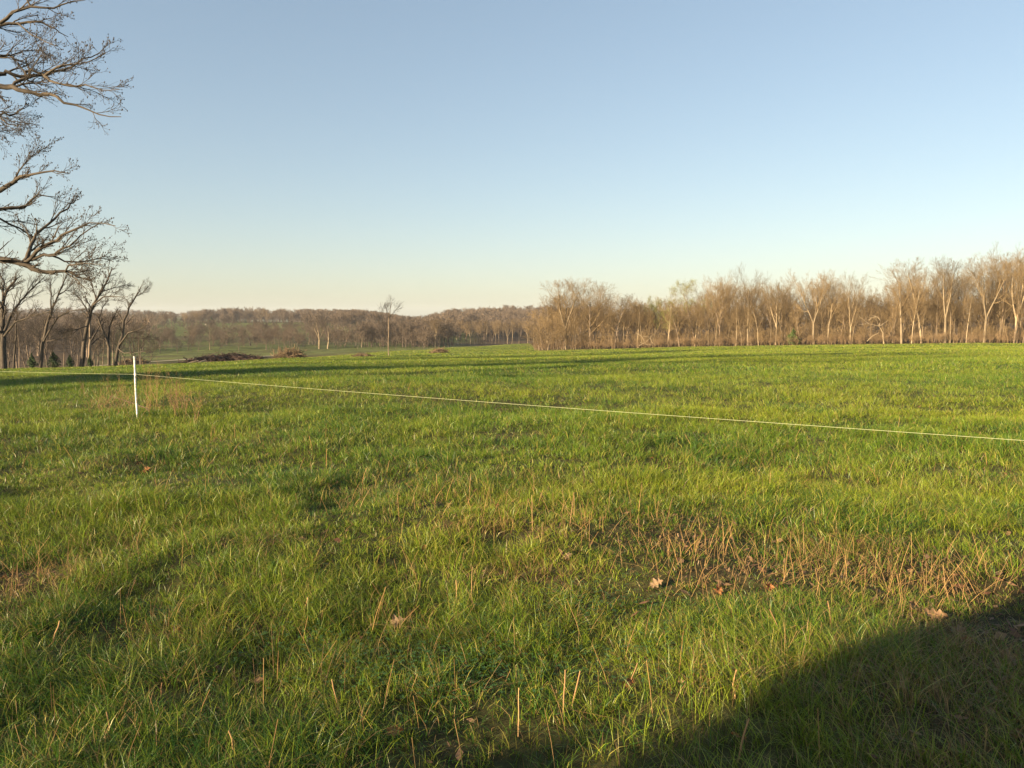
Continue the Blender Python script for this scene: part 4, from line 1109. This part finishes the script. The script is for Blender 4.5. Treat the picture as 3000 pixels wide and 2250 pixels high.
dstem(325, 2150, 312, 2085, 'thin orange stem low at the bottom left', .0035)
dstem(1668, 1550, 1682, 1442, 'tall straw stem standing above the brown patch in the centre', .004)
dstem(1560, 1560, 1558, 1450, 'tall thin straw stem left of the other one above the central brown patch', .003)
dstem(2440, 1855, 2425, 1760, 'straight tan stem in front of the straw patch at right', .004)
dstem(1380, 1790, 1384, 1660, 'upright straw stem below the central brown patch', .003)
dstem(1340, 1780, 1336, 1700, 'forked upright stem left below the central brown patch', .0035)

# ------------------------------------------------------------------ fallen oak leaves one can point at
def leaf(px, py, L, rz, pitch, roll, seed, label, col):
    L *= .64; pitch *= .6
    g = np.random.default_rng(seed); x, y, z = gp(px, py)
    nt_ = 22; V = []; Q = []
    for i in range(nt_):
        t = i / (nt_ - 1)
        w_ = .30 * math.sin(math.pi * t ** .8) ** .8 * (1 + .42 * math.sin(t * 3.2 * 6.28)) + .02
        for s in range(-2, 3):
            xx = (t - .5) * L; yy = s / 2 * w_ * L
            zz = .10 * L * abs(s / 2) ** 1.5 * (1.2 + math.sin(t * 7 + seed)) + .16 * L * math.sin(t * 3 + seed) + g.normal(0, .004) * L * 2
            V.append((xx - abs(s) * .03 * L, yy, zz))
    for i in range(nt_ - 1):
        for s in range(4): Q.append((i * 5 + s, i * 5 + 5 + s, i * 5 + 6 + s, i * 5 + 1 + s))
    me_c = np.repeat(np.array([col]), len(V), 0) * g.uniform(.8, 1.15, (len(V), 1))
    root = empty('fallen_leaf', (x, y, z + .035), rz); root.rotation_euler = (roll, pitch, rz)
    mesh_obj('blade', np.array(V), [np.array(Q)], M_DRY, root, True, cols=me_c)
    mid = [(-.5 * L + i * L / 8, 0, .16 * L * math.sin(i / 8 * 3 + seed) + .002) for i in range(9)]
    mid = [(-.72 * L, .02 * L, mid[0][2] - .02 * L)] + mid
    tube_obj('stalk', [(0, mid, [.0016 - .0001 * i for i in range(10)], 4)], M_STRAW, root)
    tag(root, label, 'leaf', 'fallen oak leaves')
TAN = (.21, .13, .07); ORG = (.26, .11, .04); BRN = (.12, .055, .03); PAL = (.25, .17, .10)
leaf(2672, 1800, .15, .9, -.6, .5, 1, 'reddish tan curled oak leaf at the edge of the right shade', TAN)
leaf(2745, 1825, .17, -.5, -.3, .6, 2, 'large grey brown lobed leaf just inside the right shade', TAN)
leaf(2810, 1868, .15, .2, -.2, .4, 3, 'bright tan lobed leaf, brightest in the right shade', PAL)
leaf(2835, 1895, .12, 1.2, -.1, .3, 4, 'orange brown leaf under the bright tan one', ORG)
leaf(2950, 1958, .16, .1, -.15, .5, 5, 'flat wide tan leaf near the right border', TAN)
leaf(2855, 1965, .09, 2, -.2, .4, 6, 'small tan leaf left of the flat wide one near the right border', TAN)
leaf(2985, 2130, .12, .7, -.4, .2, 7, 'dark brown leaf at the right border low down', BRN)
leaf(2160, 2190, .09, 2.2, -.5, .4, 8, 'small orange leaf beside the grey leaning stem at the bottom', ORG)
leaf(1992, 1588, .13, 1.9, -.9, .7, 9, 'pale cream leaf standing up in the brown patch right of centre', PAL)
leaf(1648, 1640, .15, 2.4, -.7, .6, 10, 'curled tan leaf right of the central brown patch', TAN)
leaf(1665, 1652, .10, .4, -.4, .6, 11, 'yellowish leaf fragment just below the curled tan leaf', PAL)
leaf(1168, 1848, .15, .2, -.3, .6, 12, 'pale greyish leaf lying in the left centre foreground grass', PAL)
leaf(1455, 1500, .14, 1.6, -1.0, .5, 13, 'upright orange leaf above the central brown patch', ORG)
leaf(1240, 1620, .12, .1, -.3, .6, 14, 'orange brown leaf left below the central brown patch', ORG)
leaf(2255, 1740, .13, 1.2, -.8, .4, 15, 'orange leaf in the straw left of the right shade', ORG)
leaf(2105, 1750, .12, .9, -.6, .6, 16, 'orange brown leaf at the foot of the straw patch', ORG)
leaf(1925, 1725, .13, .3, -.3, .7, 17, 'pale tan leaf in the dark brown patch right of centre', PAL)
leaf(2290, 1900, .11, .3, -.3, .5, 18, 'brown leaf at the foot of the curved stem', BRN)
leaf(1840, 2030, .11, .8, -.4, .5, 19, 'orange brown leaf by the stem leaning right', ORG)
leaf(1160, 2170, .10, .3, -.3, .6, 20, 'ochre leaf low in the bottom centre grass', ORG)
leaf(2990, 2060, .10, 1.3, -.3, .6, 21, 'brown curled leaf at the right border below the flat wide one', BRN)
leaf(2700, 2240, .09, 1.0, -.7, .5, 22, 'tan leaf at the very bottom in the right shade', TAN)
leaf(430, 1385, .15, .3, -.4, .6, 23, 'reddish leaf in the brown patch at the left', ORG)
leaf(515, 1865, .10, .8, -.4, .6, 24, 'orange brown leaf in the left foreground', ORG)
leaf(635, 1985, .09, 2.0, -.4, .6, 25, 'dark red leaf in the bottom left grass', BRN)

# ------------------------------------------------------------------ the air
def build_haze():
    x0, x1, y0, y1, z0, z1 = -4000, 4000, -60, 4200, -40, 62
    V = [(x, y, z) for x in (x0, x1) for y in (y0, y1) for z in (z0, z1)]
    Q = [(0, 1, 3, 2), (4, 6, 7, 5), (0, 4, 5, 1), (2, 3, 7, 6), (0, 2, 6, 4), (1, 5, 7, 3)]
    m = bpy.data.materials.new('haze_air'); m.use_nodes = True; n = m.node_tree.nodes; n.remove(n['Principled BSDF'])
    v = n.new('ShaderNodeVolumePrincipled'); v.inputs['Color'].default_value = (.76, .86, 1, 1); v.inputs['Density'].default_value = HAZE
    m.node_tree.links.new(v.outputs[0], n['Material Output'].inputs['Volume'])
    tag(mesh_obj('haze', V, [Q], m), 'thin morning haze in the valley air', 'haze', kind='stuff')
HAZE = .00013
build_haze()
for o in list(bpy.data.objects):
    if 'label' in o and len(o['label'].split()) > 16: print('LONG', o.name, o['label'])
print('objects', len(bpy.data.objects))
